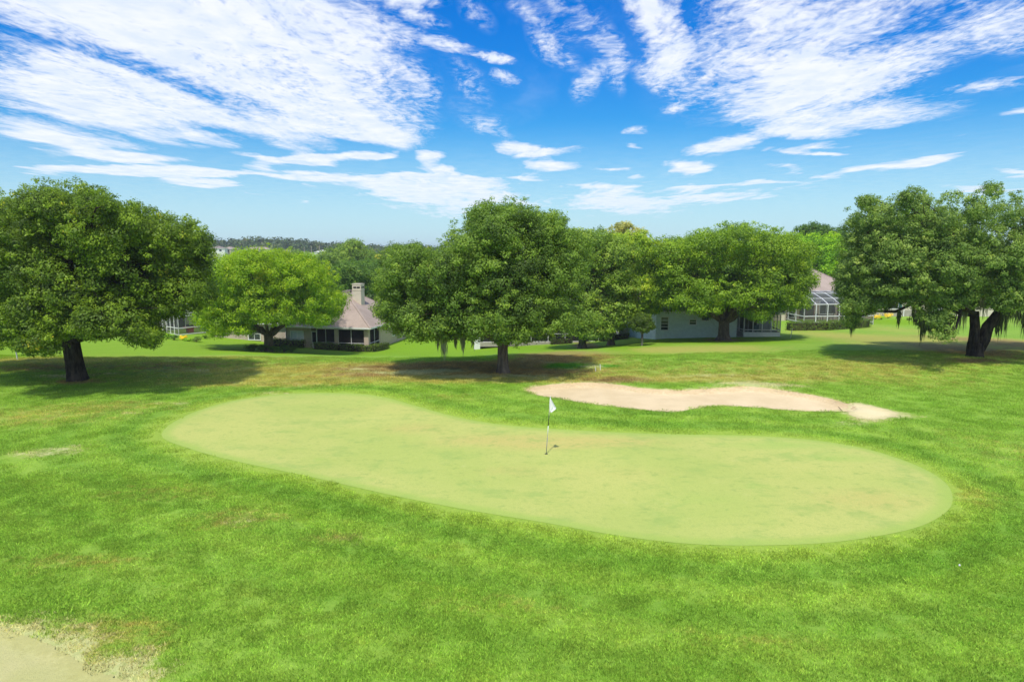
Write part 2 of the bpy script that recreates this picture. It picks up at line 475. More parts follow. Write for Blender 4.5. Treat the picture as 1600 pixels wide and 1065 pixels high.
class MB:
    def __init__(s):
        s.v = []; s.f = []

    def add(s, vs, fs):
        n = len(s.v)
        s.v += [tuple(map(float, q)) for q in vs]
        s.f += [tuple(i + n for i in f) for f in fs]
        return s

    def box(s, x0, x1, y0, y1, z0, z1):
        vs = [(x, y, z) for z in (z0, z1) for y in (y0, y1) for x in (x0, x1)]
        return s.add(vs, [(0, 2, 3, 1), (4, 5, 7, 6), (0, 1, 5, 4), (2, 6, 7, 3), (0, 4, 6, 2), (1, 3, 7, 5)])

    def beam(s, a, b, w_, h_=None, up=(0, 0, 1)):
        h_ = h_ or w_
        a = Vector(a); b = Vector(b); d = (b - a).normalized(); up = Vector(up)
        if abs(d.dot(up)) > 0.98: up = Vector((1, 0, 0))
        r = d.cross(up).normalized() * w_ / 2; u = r.cross(d).normalized() * h_ / 2
        vs = [p + i * r + j * u for p in (a, b) for j in (-1, 1) for i in (-1, 1)]
        return s.add(vs, [(0, 1, 3, 2), (4, 6, 7, 5), (0, 4, 5, 1), (2, 3, 7, 6), (0, 2, 6, 4), (1, 5, 7, 3)])

    def tube(s, pts, rad, n=8, cap=True):
        pts = [Vector(p) for p in pts]
        rings = []
        ref = Vector((0.3, 0.9, 0.2)).normalized()
        for i, p in enumerate(pts):
            d = (pts[min(i + 1, len(pts) - 1)] - pts[max(i - 1, 0)]).normalized()
            u = d.cross(ref)
            if u.length < 0.1: u = d.cross(Vector((1, 0, 0)))
            u.normalize(); v_ = d.cross(u)
            r = rad[i] if hasattr(rad, '__len__') else rad
            rings.append([p + (u * math.cos(2 * math.pi * k / n) + v_ * math.sin(2 * math.pi * k / n)) * (r(k / n) if callable(r) else r) for k in range(n)])
        vs = [q for r_ in rings for q in r_]
        fs = []
        for i in range(len(rings) - 1):
            for k in range(n):
                a = i * n + k; b = i * n + (k + 1) % n
                fs.append((a, b, b + n, a + n))
        if cap:
            fs.append(tuple(range(n - 1, -1, -1)))
            fs.append(tuple((len(rings) - 1) * n + k for k in range(n)))
        return s.add(vs, fs)

    def build(s, name, mat, parent=None, smooth=False):
        me = bpy.data.meshes.new(name)
        me.from_pydata(s.v, [], s.f)
        if smooth:
            me.polygons.foreach_set('use_smooth', [True] * len(me.polygons))
        me.update()
        return link(name, me, mat, parent)


# ------------------------------------------------------------------ materials
def principled(t, color, rough=0.8, spec=0.3, bump=None):
    b = t.n('ShaderNodeBsdfPrincipled')
    if isinstance(color, tuple): color = color + (1,) if len(color) == 3 else color
    t.inp(b.inputs['Base Color'], color)
    t.inp(b.inputs['Roughness'], rough)
    b.inputs['Specular IOR Level'].default_value = spec
    if bump is not None:
        bn = t.n('ShaderNodeBump')
        t.l(bump[0], bn.inputs['Height'])
        bn.inputs['Strength'].default_value = bump[1]
        bn.inputs['Distance'].default_value = bump[2]
        t.l(bn.outputs[0], b.inputs['Normal'])
    return b


def done(t, shader):
    o = t.n('ShaderNodeOutputMaterial')
    t.l(shader, o.inputs['Surface'])


GRASS_A = (0.245, 0.42, 0.045)
GRASS_B = (0.30, 0.47, 0.060)
GRASS_C = (0.185, 0.365, 0.032)
DRY = (0.47, 0.43, 0.10)
BROWN = (0.33, 0.24, 0.085)
PALE = (0.60, 0.58, 0.26)
LAWN = (0.225, 0.40, 0.018)
LUSH = (0.11, 0.30, 0.018)
FRINGE = (0.36, 0.48, 0.07)


def turf_color(t, m1, m2, pos, ring):
    "turf colour from the two mask vectors and world position"
    s1 = t.n('ShaderNodeSeparateColor'); t.l(m1, s1.inputs[0])
    s2 = t.n('ShaderNodeSeparateColor'); t.l(m2, s2.inputs[0])
    nb = t.noise(pos, 0.22, 3, 0.6)
    nm = t.noise(t.vmul(pos, (0.8, 1.1, 1)), 1.6, 7, 0.75)
    nf = t.noise(pos, 6.0, 4, 0.7)
    c = t.mix(t.smooth(nb, 0.35, 0.68), GRASS_A, GRASS_B)
    c = t.mix(t.math('MULTIPLY', t.smooth(nm, 0.48, 0.75), 0.6), c, GRASS_C)
    c = t.mix(t.math('MULTIPLY', t.smooth(nm, 0.47, 0.3), 0.45), c, (0.36, 0.47, 0.06))
    nz = t.math('ADD', t.math('MULTIPLY', t.math('SUBTRACT', nm, 0.5), 1.5), t.math('MULTIPLY', t.math('SUBTRACT', nf, 0.5), 0.9))

    def fac(ch, a, b, k=1.0):
        v = t.math('ADD', ch, t.math('MULTIPLY', nz, k))
        v = t.smooth(v, a * 0.6, b * 0.8)
        return t.math('MULTIPLY', v, t.smooth(ch, 0.02, 0.25))
    c = t.mix(fac(s2.outputs[0], 0.1, 0.8, 0.6), c, LAWN)
    c = t.mix(t.math('MULTIPLY', fac(s1.outputs[0], 0.15, 1.0, 1.2), 0.85), c, DRY)
    c = t.mix(t.math('MULTIPLY', fac(s2.outputs[2], 0.2, 1.0, 0.8), 0.5), c, FRINGE)
    c = t.mix(t.math('MULTIPLY', fac(s1.outputs[1], 0.05, 0.75, 1.2), 0.9), c, BROWN)
    c = t.mix(fac(s2.outputs[1], 0.3, 0.9, 0.5), c, LUSH)
    c = t.mix(t.math('MULTIPLY', fac(s1.outputs[2], 0.1, 1.0, 1.4), 0.6), c, (0.44, 0.46, 0.14))
    c = t.mix(t.math('MULTIPLY', fac(s1.outputs[2], 0.75, 1.15, 2.2), 0.75), c, PALE)
    ng = t.noise(t.vmul(pos, (1, 0.8, 1)), 10.0, 6, 0.78)
    ng2 = t.noise(pos, 3.1, 5, 0.7)
    c = t.mix(t.math('MULTIPLY', t.smooth(ng, 0.50, 0.68), 0.50), c, t.mix(1.0, c, (0.42, 0.55, 0.35), 'MULTIPLY'))
    c = t.mix(t.math('MULTIPLY', t.smooth(ng, 0.47, 0.32), 0.55), c, t.mix(1.0, c, (1.5, 1.3, 1.5), 'MULTIPLY'))
    c = t.mix(t.math('MULTIPLY', t.smooth(ng2, 0.52, 0.7), 0.35), c, t.mix(1.0, c, (0.62, 0.78, 0.6), 'MULTIPLY'))
    c = t.mix(t.smooth(ring, 0.0, 1.0), t.mix(1.0, c, (0.86, 0.92, 0.9), 'MULTIPLY'), t.mix(1.0, c, (1.13, 1.07, 1.1), 'MULTIPLY'))
    return c, nf, nm


def mat_ground():
    m, nt = new_mat("turf"); t = NT(nt)
    geo = t.n('ShaderNodeNewGeometry')
    pos = geo.outputs['Position']
    a1 = t.n('ShaderNodeAttribute', attribute_name='m1'); a2 = t.n('ShaderNodeAttribute', attribute_name='m2')
    c, nf, nm = turf_color(t, a1.outputs['Color'], a2.outputs['Color'], pos, a1.outputs['Alpha'])
    fine = t.noise(pos, 38.0, 3, 0.7)
    h = t.math('ADD', t.math('MULTIPLY', nf, 0.7), t.math('MULTIPLY', fine, 0.5))
    h = t.math('ADD', h, t.math('MULTIPLY', nm, 0.8))
    c = t.mix(t.math('MULTIPLY', t.smooth(fine, 0.35, 0.62), 0.3), c, t.mix(1.0, c, (0.5, 0.6, 0.45), 'MULTIPLY'))
    # mown stripes across the back lawn
    sp = t.n('ShaderNodeSeparateXYZ'); t.l(pos, sp.inputs[0])
    st = t.math('SINE', t.math('MULTIPLY', t.math('ADD', sp.outputs[1], t.math('MULTIPLY', sp.outputs[0], -0.45)), 2.6))
    s2 = t.n('ShaderNodeSeparateColor'); t.l(a2.outputs['Color'], s2.inputs[0])
    stf = t.math('MULTIPLY', t.math('MULTIPLY', t.smooth(st, -0.4, 0.6), t.smooth(s2.outputs[0], 0.3, 0.8)), t.smooth(sp.outputs[0], -12, -24, 0, 0.35))
    c = t.mix(stf, c, (0.33, 0.43, 0.06))
    b = principled(t, c, 0.9, 0.12, (h, 0.9, 0.05))
    done(t, b.outputs[0])
    return m


def mat_blades():
    m, nt = new_mat("grass_blades"); t = NT(nt)
    geo = t.n('ShaderNodeNewGeometry')
    a1 = t.n('ShaderNodeAttribute', attribute_name='m1', attribute_type='INSTANCER'); a2 = t.n('ShaderNodeAttribute', attribute_name='m2', attribute_type='INSTANCER')
    c, nf, nm = turf_color(t, a1.outputs['Color'], a2.outputs['Color'], geo.outputs['Position'], a1.outputs['Alpha'])
    bl = t.n('ShaderNodeAttribute', attribute_name='blade'); sh = t.n('ShaderNodeAttribute', attribute_name='shade', attribute_type='INSTANCER')
    k_ = t.math('MULTIPLY', bl.outputs['Fac'], sh.outputs['Fac'])
    c = t.mix(1.0, c, t.combine(t.math('MULTIPLY', k_, 1.46), t.math('MULTIPLY', k_, 1.34), t.math('MULTIPLY', k_, 1.5)), 'MULTIPLY')
    d = t.n('ShaderNodeBsdfDiffuse'); t.l(c, d.inputs[0])
    tr = t.n('ShaderNodeBsdfTranslucent'); t.l(c, tr.inputs[0])
    mx = t.n('ShaderNodeMixShader'); mx.inputs[0].default_value = 0.45
    t.l(d.outputs[0], mx.inputs[1]); t.l(tr.outputs[0], mx.inputs[2])
    done(t, mx.outputs[0])
    return m


def mat_green():
    m, nt = new_mat("putting_turf"); t = NT(nt)
    pos = t.n('ShaderNodeNewGeometry').outputs['Position']
    n1 = t.noise(pos, 0.13, 3, 0.6)
    n2 = t.noise(t.vmul(pos, (0.8, 1.1, 1)), 0.7, 7, 0.7)
    n3 = t.noise(t.vmul(pos, (1.0, 1.1, 1)), 2.2, 8, 0.75)
    a = t.n('ShaderNodeAttribute', attribute_name='tan')
    e = t.n('ShaderNodeAttribute', attribute_name='edge')
    c = t.mix(t.smooth(n1, 0.38, 0.62), (0.43, 0.49, 0.12), (0.51, 0.52, 0.145))
    tanf = t.math('MULTIPLY', t.smooth(t.math('ADD', a.outputs['Fac'], t.math('MULTIPLY', t.math('SUBTRACT', n2, 0.5), 1.3)), 0.15, 0.95), 0.75)
    c = t.mix(tanf, c, (0.57, 0.46, 0.15))
    c = t.mix(t.math('MULTIPLY', t.smooth(n2, 0.50, 0.66), 0.6), c, (0.30, 0.42, 0.10))
    c = t.mix(t.math('MULTIPLY', t.smooth(n3, 0.53, 0.68), 0.6), c, (0.25, 0.36, 0.09))
    c = t.mix(t.math('MULTIPLY', t.smooth(n3, 0.45, 0.28), 0.4), c, (0.56, 0.56, 0.20))
    gr = t.n('ShaderNodeAttribute', attribute_name='lushness')
    c = t.mix(t.math('MULTIPLY', t.smooth(t.math('ADD', gr.outputs['Fac'], t.math('MULTIPLY', t.math('SUBTRACT', n2, 0.5), 0.8)), 0.1, 1.0), 0.5), c, (0.28, 0.48, 0.08))
    c = t.mix(t.math('MULTIPLY', t.smooth(e.outputs['Fac'], 0.25, 1.0), 0.8), c, (0.34, 0.47, 0.085))
    fine = t.noise(pos, 30, 3, 0.7)
    g4 = t.noise(t.vmul(pos, (1, 0.7, 1)), 7.0, 6, 0.8)
    c = t.mix(t.math('MULTIPLY', t.smooth(g4, 0.5, 0.68), 0.4), c, (0.31, 0.38, 0.09))
    c = t.mix(t.math('MULTIPLY', t.smooth(fine, 0.4, 0.62), 0.28), c, (0.26, 0.36, 0.09))
    b = principled(t, c, 0.9, 0.15, (t.math('ADD', fine, t.math('MULTIPLY', n3, 1.5)), 0.45, 0.02))
    done(t, b.outputs[0])
    return m


def mat_sand(name, a, b_, dirt):
    m, nt = new_mat(name); t = NT(nt)
    pos = t.n('ShaderNodeNewGeometry').outputs['Position']
    n1 = t.noise(pos, 0.5, 4, 0.6)
    n2 = t.noise(t.vmul(pos, (1, 1.5, 1)), 7, 5, 0.7)
    c = t.mix(t.smooth(n1, 0.35, 0.65), a, b_)
    c = t.mix(t.math('MULTIPLY', t.smooth(n2, 0.55, 0.75), 0.35), c, dirt)
    at = t.n('ShaderNodeAttribute', attribute_name='edge')
    c = t.mix(t.math('MULTIPLY', t.smooth(t.math('ADD', at.outputs['Fac'], t.math('MULTIPLY', t.math('SUBTRACT', n2, 0.5), 1.4)), 0.55, 1.0), 0.6), c, dirt)
    f = t.noise(pos, 60, 3, 0.6)
    wv = t.n('ShaderNodeTexWave'); t.l(pos, wv.inputs['Vector']); wv.inputs['Scale'].default_value = 3.0; wv.inputs['Distortion'].default_value = 6.0; wv.inputs['Detail'].default_value = 3
    h = t.math('ADD', t.math('MULTIPLY', n2, 1.5), t.math('ADD', f, t.math('MULTIPLY', wv.outputs['Fac'], 0.25)))
    b = principled(t, c, 0.95, 0.1, (h, 0.6, 0.03))
    done(t, b.outputs[0])
    return m


def mat_plain(name, col, rough=0.7, var=0.12, scale=3.0, bump=0.15, spec=0.3):
    m, nt = new_mat(name); t = NT(nt)
    pos = t.n('ShaderNodeNewGeometry').outputs['Position']
    n1 = t.noise(pos, scale, 5, 0.6)
    n2 = t.noise(t.vmul(pos, (1, 1, 0.25)), scale * 0.4, 3, 0.6)
    dark = tuple(q * (1 - var * 2) for q in col)
    c = t.mix(t.smooth(n1, 0.3, 0.7), col, dark)
    c = t.mix(t.math('MULTIPLY', t.smooth(n2, 0.5, 0.75), var * 2), c, tuple(q * 0.6 for q in col))
    b = principled(t, c, rough, spec, (t.noise(pos, scale * 14, 3), bump, 0.01))
    done(t, b.outputs[0])
    return m


def mat_shingle(name, a, b_):
    m, nt = new_mat(name); t = NT(nt)
    tcn = t.n('ShaderNodeNewGeometry')
    pos = tcn.outputs['Position']
    sp = t.n('ShaderNodeSeparateXYZ'); t.l(pos, sp.inputs[0])
    n1 = t.noise(pos, 0.6, 4, 0.6)
    n2 = t.noise(pos, 9, 3, 0.7)
    row = t.math('FRACT', t.math('MULTIPLY', sp.outputs[2], 7.5))
    c = t.mix(t.smooth(n1, 0.3, 0.7), a, b_)
    c = t.mix(t.math('MULTIPLY', t.smooth(n2, 0.4, 0.7), 0.4), c, tuple(q * 0.62 for q in a))
    c = t.mix(t.math('MULTIPLY', t.smooth(row, 0.75, 1.0), 0.22), c, tuple(q * 0.45 for q in a))
    b = principled(t, c, 0.95, 0.15, (t.math('ADD', row, n2), 0.5, 0.02))
    done(t, b.outputs[0])
    return m


def mat_screen(name, col, alpha):
    m, nt = new_mat(name); t = NT(nt)
    d = t.n('ShaderNodeBsdfDiffuse'); d.inputs[0].default_value = col + (1,)
    tr = t.n('ShaderNodeBsdfTransparent')
    mx = t.n('ShaderNodeMixShader'); mx.inputs[0].default_value = alpha
    t.l(tr.outputs[0], mx.inputs[1]); t.l(d.outputs[0], mx.inputs[2])
    done(t, mx.outputs[0])
    return m


def mat_glass(name, col=(0.03, 0.035, 0.04)):
    m, nt = new_mat(name); t = NT(nt)
    pos = t.n('ShaderNodeNewGeometry').outputs['Position']
    c = t.mix(t.smooth(t.noise(pos, 1.5, 2), 0.4, 0.6), col, tuple(q * 1.8 for q in col))
    b = principled(t, c, 0.08, 0.6)
    done(t, b.outputs[0])
    return m


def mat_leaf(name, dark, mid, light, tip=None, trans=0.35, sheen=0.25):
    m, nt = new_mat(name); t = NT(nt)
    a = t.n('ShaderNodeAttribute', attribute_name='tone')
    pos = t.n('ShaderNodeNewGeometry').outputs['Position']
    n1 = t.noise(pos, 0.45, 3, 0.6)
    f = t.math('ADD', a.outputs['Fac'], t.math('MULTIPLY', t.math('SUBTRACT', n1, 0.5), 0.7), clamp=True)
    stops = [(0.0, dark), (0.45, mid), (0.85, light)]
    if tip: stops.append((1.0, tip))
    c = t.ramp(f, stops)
    b = principled(t, c, 0.5, sheen)
    tr = t.n('ShaderNodeBsdfTranslucent')
    t.l(t.mix(1.0, c, (1.25, 1.3, 0.6), 'MULTIPLY'), tr.inputs[0])
    mx = t.n('ShaderNodeMixShader'); mx.inputs[0].default_value = trans
    t.l(b.outputs[0], mx.inputs[1]); t.l(tr.outputs[0], mx.inputs[2])
    done(t, mx.outputs[0])
    return m


def mat_bark(name, a, b_):
    m, nt = new_mat(name); t = NT(nt)
    tcn = t.n('ShaderNodeTexCoord')
    v = t.vmul(tcn.outputs['Object'], (1, 1, 0.22))
    n1 = t.noise(v, 7, 6, 0.7)
    n2 = t.noise(tcn.outputs['Object'], 1.2, 4)
    c = t.mix(t.smooth(n1, 0.35, 0.65), a, b_)
    c = t.mix(t.math('MULTIPLY', t.smooth(n2, 0.5, 0.7), 0.5), c, tuple(q * 1.5 for q in b_))
    b = principled(t, c, 0.9, 0.15, (n1, 1.0, 0.08))
    done(t, b.outputs[0])
    return m


M = {}
M['turf'] = mat_ground()
M['blades'] = mat_blades()
M['green'] = mat_green()
M['sand'] = mat_sand("bunker_sand_grain", (0.70, 0.545, 0.32), (0.78, 0.62, 0.38), (0.55, 0.40, 0.22))
M['sand_near'] = mat_sand("pale_sand_grain", (0.49, 0.475, 0.19), (0.56, 0.52, 0.235), (0.40, 0.38, 0.14))
M['spill'] = mat_sand("washed_sand_grain", (0.74, 0.62, 0.33), (0.80, 0.68, 0.40), (0.52, 0.48, 0.22))
M['beige'] = mat_plain("beige_stucco", (0.56, 0.455, 0.365), 0.9, 0.05)
M['cream'] = mat_plain("cream_stucco", (0.66, 0.58, 0.46), 0.9, 0.05)
M['blue'] = mat_plain("blue_grey_stucco", (0.72, 0.80, 0.77), 0.9, 0.06)
M['white'] = mat_plain("white_paint", (0.80, 0.79, 0.77), 0.55, 0.04)
M['teal'] = mat_plain("teal_paint", (0.03, 0.14, 0.15), 0.5, 0.05)
M['maroon'] = mat_plain("maroon_paint", (0.16, 0.04, 0.035), 0.5, 0.05)
M['concrete'] = mat_plain("concrete", (0.42, 0.38, 0.32), 0.95, 0.1)
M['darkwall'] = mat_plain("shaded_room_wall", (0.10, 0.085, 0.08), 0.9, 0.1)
M['black'] = mat_plain("black_plastic", (0.015, 0.015, 0.015), 0.4, 0.05)
M['greymetal'] = mat_plain("grey_metal", (0.25, 0.25, 0.26), 0.4, 0.1)
M['red'] = mat_plain("red_canvas", (0.45, 0.07, 0.05), 0.8, 0.1)
M['shingle'] = mat_shingle("taupe_shingles", (0.37, 0.29, 0.24), (0.44, 0.35, 0.29))
M['shingle_dark'] = mat_shingle("grey_shingles", (0.24, 0.20, 0.17), (0.30, 0.25, 0.21))
M['screen'] = mat_screen("dark_insect_screen", (0.03, 0.03, 0.03), 0.78)
M['screen_light'] = mat_screen("grey_insect_screen", (0.12, 0.12, 0.115), 0.42)
M['screen_roof'] = mat_screen("roof_insect_screen", (0.13, 0.14, 0.15), 0.55)
M['glass'] = mat_glass("window_glass")
M['blind'] = mat_plain("white_blinds", (0.62, 0.66, 0.68), 0.6, 0.05)
M['bark_dark'] = mat_bark("dark_oak_bark", (0.016, 0.012, 0.009), (0.075, 0.058, 0.044))
M['bark'] = mat_bark("grey_brown_bark", (0.09, 0.065, 0.045), (0.20, 0.155, 0.115))
M['bark_pale'] = mat_bark("pale_bark", (0.20, 0.165, 0.13), (0.36, 0.32, 0.27))
M['oak'] = mat_leaf("live_oak_leaves", (0.060, 0.105, 0.012), (0.168, 0.273, 0.018), (0.348, 0.490, 0.030), (0.640, 0.545, 0.055))
M['oak2'] = mat_leaf("olive_oak_leaves", (0.067, 0.117, 0.019), (0.180, 0.303, 0.034), (0.359, 0.505, 0.058), (0.526, 0.607, 0.089))
M['oak3'] = mat_leaf("grey_green_oak_leaves", (0.064, 0.112, 0.022), (0.172, 0.281, 0.044), (0.335, 0.459, 0.079), (0.526, 0.607, 0.129))
M['lime'] = mat_leaf("yellow_green_leaves", (0.108, 0.207, 0.006), (0.274, 0.444, 0.011), (0.440, 0.599, 0.019), (0.567, 0.538, 0.041), 0.42)
M['mid'] = mat_leaf("mid_green_leaves", (0.083, 0.163, 0.012), (0.244, 0.403, 0.021), (0.458, 0.610, 0.037), (0.723, 0.719, 0.062))
M['bright'] = mat_leaf("bright_green_leaves", (0.083, 0.196, 0.008), (0.278, 0.545, 0.012), (0.584, 0.804, 0.021), (0.945, 0.827, 0.037))
M['deep'] = mat_leaf("deep_green_leaves", (0.035, 0.075, 0.011), (0.087, 0.191, 0.021), (0.175, 0.301, 0.034), (0.233, 0.341, 0.048))
M['hedge'] = mat_leaf("hedge_leaves", (0.050, 0.087, 0.013), (0.112, 0.192, 0.019), (0.250, 0.358, 0.039), (0.401, 0.382, 0.065))
M['far'] = mat_leaf("distant_leaves", (0.035, 0.065, 0.018), (0.076, 0.125, 0.027), (0.128, 0.180, 0.039), (0.221, 0.180, 0.087), 0.1)
M['pale'] = mat_leaf("pale_sparse_leaves", (0.223, 0.260, 0.062), (0.446, 0.457, 0.123), (0.723, 0.674, 0.196), (0.945, 0.804, 0.271))
M['yellow'] = mat_leaf("yellow_flowers", (0.278, 0.348, 0.026), (1.147, 0.841, 0.042), (1.274, 0.910, 0.079), (1.470, 1.085, 0.158))
M['moss'] = mat_plain("spanish_moss_fibre", (0.27, 0.29, 0.16), 0.95, 0.2, 1.5)
M['moss_dark'] = mat_plain("dark_moss_fibre", (0.13, 0.16, 0.06), 0.95, 0.2, 1.5)

# ------------------------------------------------------------------ ground sheet
def axis(fine0, fine1, step, lo, hi, g=1.09):
    a = list(np.arange(fine0, fine1 + 1e-6, step))
    s = step; v = fine1
    while v < hi:
        s *= g; v += s; a.append(v)
    s = step; v = fine0
    while v > lo:
        s *= g; v -= s; a.insert(0, v)
    return np.array(a)


xs = axis(-36, 40, 0.25, -2600, 2600, 1.07)
ys = axis(9.5, 50, 0.2, -400, 4200, 1.035)
X, Y = np.meshgrid(xs, ys)
Z = H(X, Y)
Z = Z - 0.10 * (sdf(X, Y, BUNKER) < -0.12) - 0.08 * (sdf(X, Y, NEARB) < -0.12) - 0.03 * (sdf(X, Y, GREEN) < -0.4) - 0.02 * (sdf(X, Y, SPILL) < -0.3)
nx, ny = len(xs), len(ys)
V = np.stack([X.ravel(), Y.ravel(), Z.ravel()], 1)
idx = np.arange(nx * ny).reshape(ny, nx)
F = np.stack([idx[:-1, :-1].ravel(), idx[:-1, 1:].ravel(), idx[1:, 1:].ravel(), idx[1:, :-1].ravel()], 1)
gm = np_mesh("ground", V, F, True)
m1, m2, gg, bb = masks(X.ravel(), Y.ravel())
for nm_, arr in (('m1', m1), ('m2', m2)):
    at = gm.attributes.new(nm_, 'FLOAT_COLOR', 'POINT')
    at.data.foreach_set('color', arr.astype(np.float32).ravel())
ground = link("ground", gm, M['turf'])
tag(ground, "rolling green and patchy dry golf turf running down to the houses", "ground", kind='structure')


def sheet(name, poly, off, mat, step, attrs=None):
    lo = poly.min(0); hi = poly.max(0)
    gx, gy = np.meshgrid(np.arange(lo[0], hi[0], step), np.arange(lo[1], hi[1], step))
    s = sdf(gx, gy, poly)
    pts = np.stack([gx[s < -step * 0.4], gy[s < -step * 0.4]], 1)
    allp = [Vector((float(a), float(b))) for a, b in list(poly) + list(pts)]
    edges = [(i, (i + 1) % len(poly)) for i in range(len(poly))]
    r = delaunay_2d_cdt(allp, edges, [], 1, 1e-5)
    vv = np.array([(p.x, p.y) for p in r[0]])
    z = H(vv[:, 0], vv[:, 1]) + off
    me = bpy.data.meshes.new(name)
    me.from_pydata([(float(a), float(b), float(c)) for (a, b), c in zip(vv, z)], [], [tuple(f) for f in r[2]])
    me.polygons.foreach_set('use_smooth', [True] * len(me.polygons))
    d = sdf(vv[:, 0], vv[:, 1], poly)
    at = me.attributes.new('edge', 'FLOAT', 'POINT')
    at.data.foreach_set('value', np.exp(-(d / 0.5) ** 2).astype(np.float32))
    for k, fn in (attrs or {}).items():
        at = me.attributes.new(k, 'FLOAT', 'POINT')
        at.data.foreach_set('value', fn(vv[:, 0], vv[:, 1]).astype(np.float32))
    me.update()
    # normals upward
    if me.polygons[0].normal.z < 0: me.flip_normals()
    return link(name, me, mat)


def region_fn(lst):
    L = ell(lst)

    def f(x, y):
        v = np.zeros_like(x)
        for (cx, cy, rx, ry, st) in L:
            v += st * np.exp(-(((x - cx) / rx) ** 2 + ((y - cy) / ry) ** 2) * 1.3)
        return np.clip(v, 0, 1.2)
    return f


green = sheet("putting_green", GREEN, 0.006, M['green'], 0.3, {
    'tan': region_fn([(800, 690, 160, 16, .9), (950, 690, 150, 10, .7), (640, 668, 70, 12, .7), (780, 735, 120, 16, .5), (1000, 740, 120, 22, .4), (1360, 780, 130, 26, .7), (560, 640, 120, 12, .4), (430, 690, 60, 14, .35)]),
    'lushness': region_fn([(1230, 695, 120, 10, .9), (1330, 715, 90, 10, .7), (640, 790, 80, 6, .5), (560, 750, 60, 6, .5), (500, 717, 16, 3, .8), (1100, 780, 100, 12, .5), (1180, 760, 60, 8, .5), (310, 690, 30, 12, .4)])})
tag(green, "pale kidney shaped putting green with the flagstick standing in it", "putting green", kind='structure')
bunker = sheet("sand_bunker", BUNKER, 0.008, M['sand'], 0.22)
tag(bunker, "long wavy pinkish sand bunker behind the putting green", "sand bunker", kind='structure')
spill = sheet("sand_patch", SPILL, 0.010, M['spill'], 0.25)
tag(spill, "yellowish washed sand patch at the right end of the long bunker", "sand patch", kind='structure')
nearb = sheet("sand_bunker", NEARB, 0.008, M['sand_near'], 0.15)
tag(nearb, "pale sand bunker cut off by the bottom left corner of the view", "sand bunker", kind='structure')

# ------------------------------------------------------------------ turf blades (uncountable)
def tuft_mesh(seed, n=90, rad=0.22, h=0.04):
    r = np.random.default_rng(seed)
    a = r.uniform(0, 2 * np.pi, n); q = rad * np.sqrt(r.uniform(0, 1, n))
    c = np.stack([q * np.cos(a), q * np.sin(a), np.zeros(n)], 1)
    th = r.uniform(0, 2 * np.pi, n); wd = r.uniform(0.005, 0.012, n)
    hh = h * r.uniform(0.5, 1.25, n)
    side = np.stack([np.cos(th), np.sin(th), np.zeros(n)], 1) * wd[:, None]
    lean = np.stack([r.normal(0, 1, n), r.normal(0, 1, n), np.zeros(n)], 1) * (hh * 0.55)[:, None]
    tip = c + lean; tip[:, 2] = hh
    c[:, 2] = -0.008
    v = np.stack([c - side, c + side, tip], 1).reshape(-1, 3)
    f = np.arange(3 * n).reshape(n, 3)
    me = np_mesh("grass_tuft", v, f)
    at = me.attributes.new('blade', 'FLOAT', 'FACE'); at.data.foreach_set('value', r.choice([0.62, 0.85, 1.0, 1.12, 1.35], n).astype(np.float32))
    return me


def turf_points(y0, y1, dens, seed):
    r = np.random.default_rng(seed)
    hw = y1 * 0.80 + 2
    n = int(dens * 2 * hw * (y1 - y0))
    x = r.uniform(-hw, hw, n); y = r.uniform(y0, y1, n)
    k = np.abs(x) < y * 0.80 + 2
    x, y = x[k], y[k]
    a, b, g, bk = masks(x, y)
    keep = (g > 0.22 + 0.5 * r.uniform(0, 1, len(x)) ** 3) & (bk > 0.02) & (r.uniform(0, 1, len(x)) > a[:, 2] * 0.55 + a[:, 1] * 0.35)
    x, y, a, b = x[keep], y[keep], a[keep], b[keep]
    z = H(x, y)
    me = np_mesh("rough_grass", np.stack([x, y, z], 1), np.zeros((0, 3), int))
    for nm_, arr in (('m1', a), ('m2', b)):
        at = me.attributes.new(nm_, 'FLOAT_COLOR', 'POINT'); at.data.foreach_set('color', arr.astype(np.float32).ravel())
    at = me.attributes.new('rz', 'FLOAT_VECTOR', 'POINT')
    rv = np.zeros((len(x), 3), np.float32); rv[:, 2] = r.uniform(0, 6.28, len(x)); rv[:, 0] = r.normal(0, .03, len(x))
    at.data.foreach_set('vector', rv.ravel())
    at = me.attributes.new('sc', 'FLOAT', 'POINT'); at.data.foreach_set('value', r.uniform(0.6, 1.45, len(x)).astype(np.float32))
    at = me.attributes.new('shade', 'FLOAT', 'POINT'); at.data.foreach_set('value', r.uniform(0.72, 1.25, len(x)).astype(np.float32))
    return me


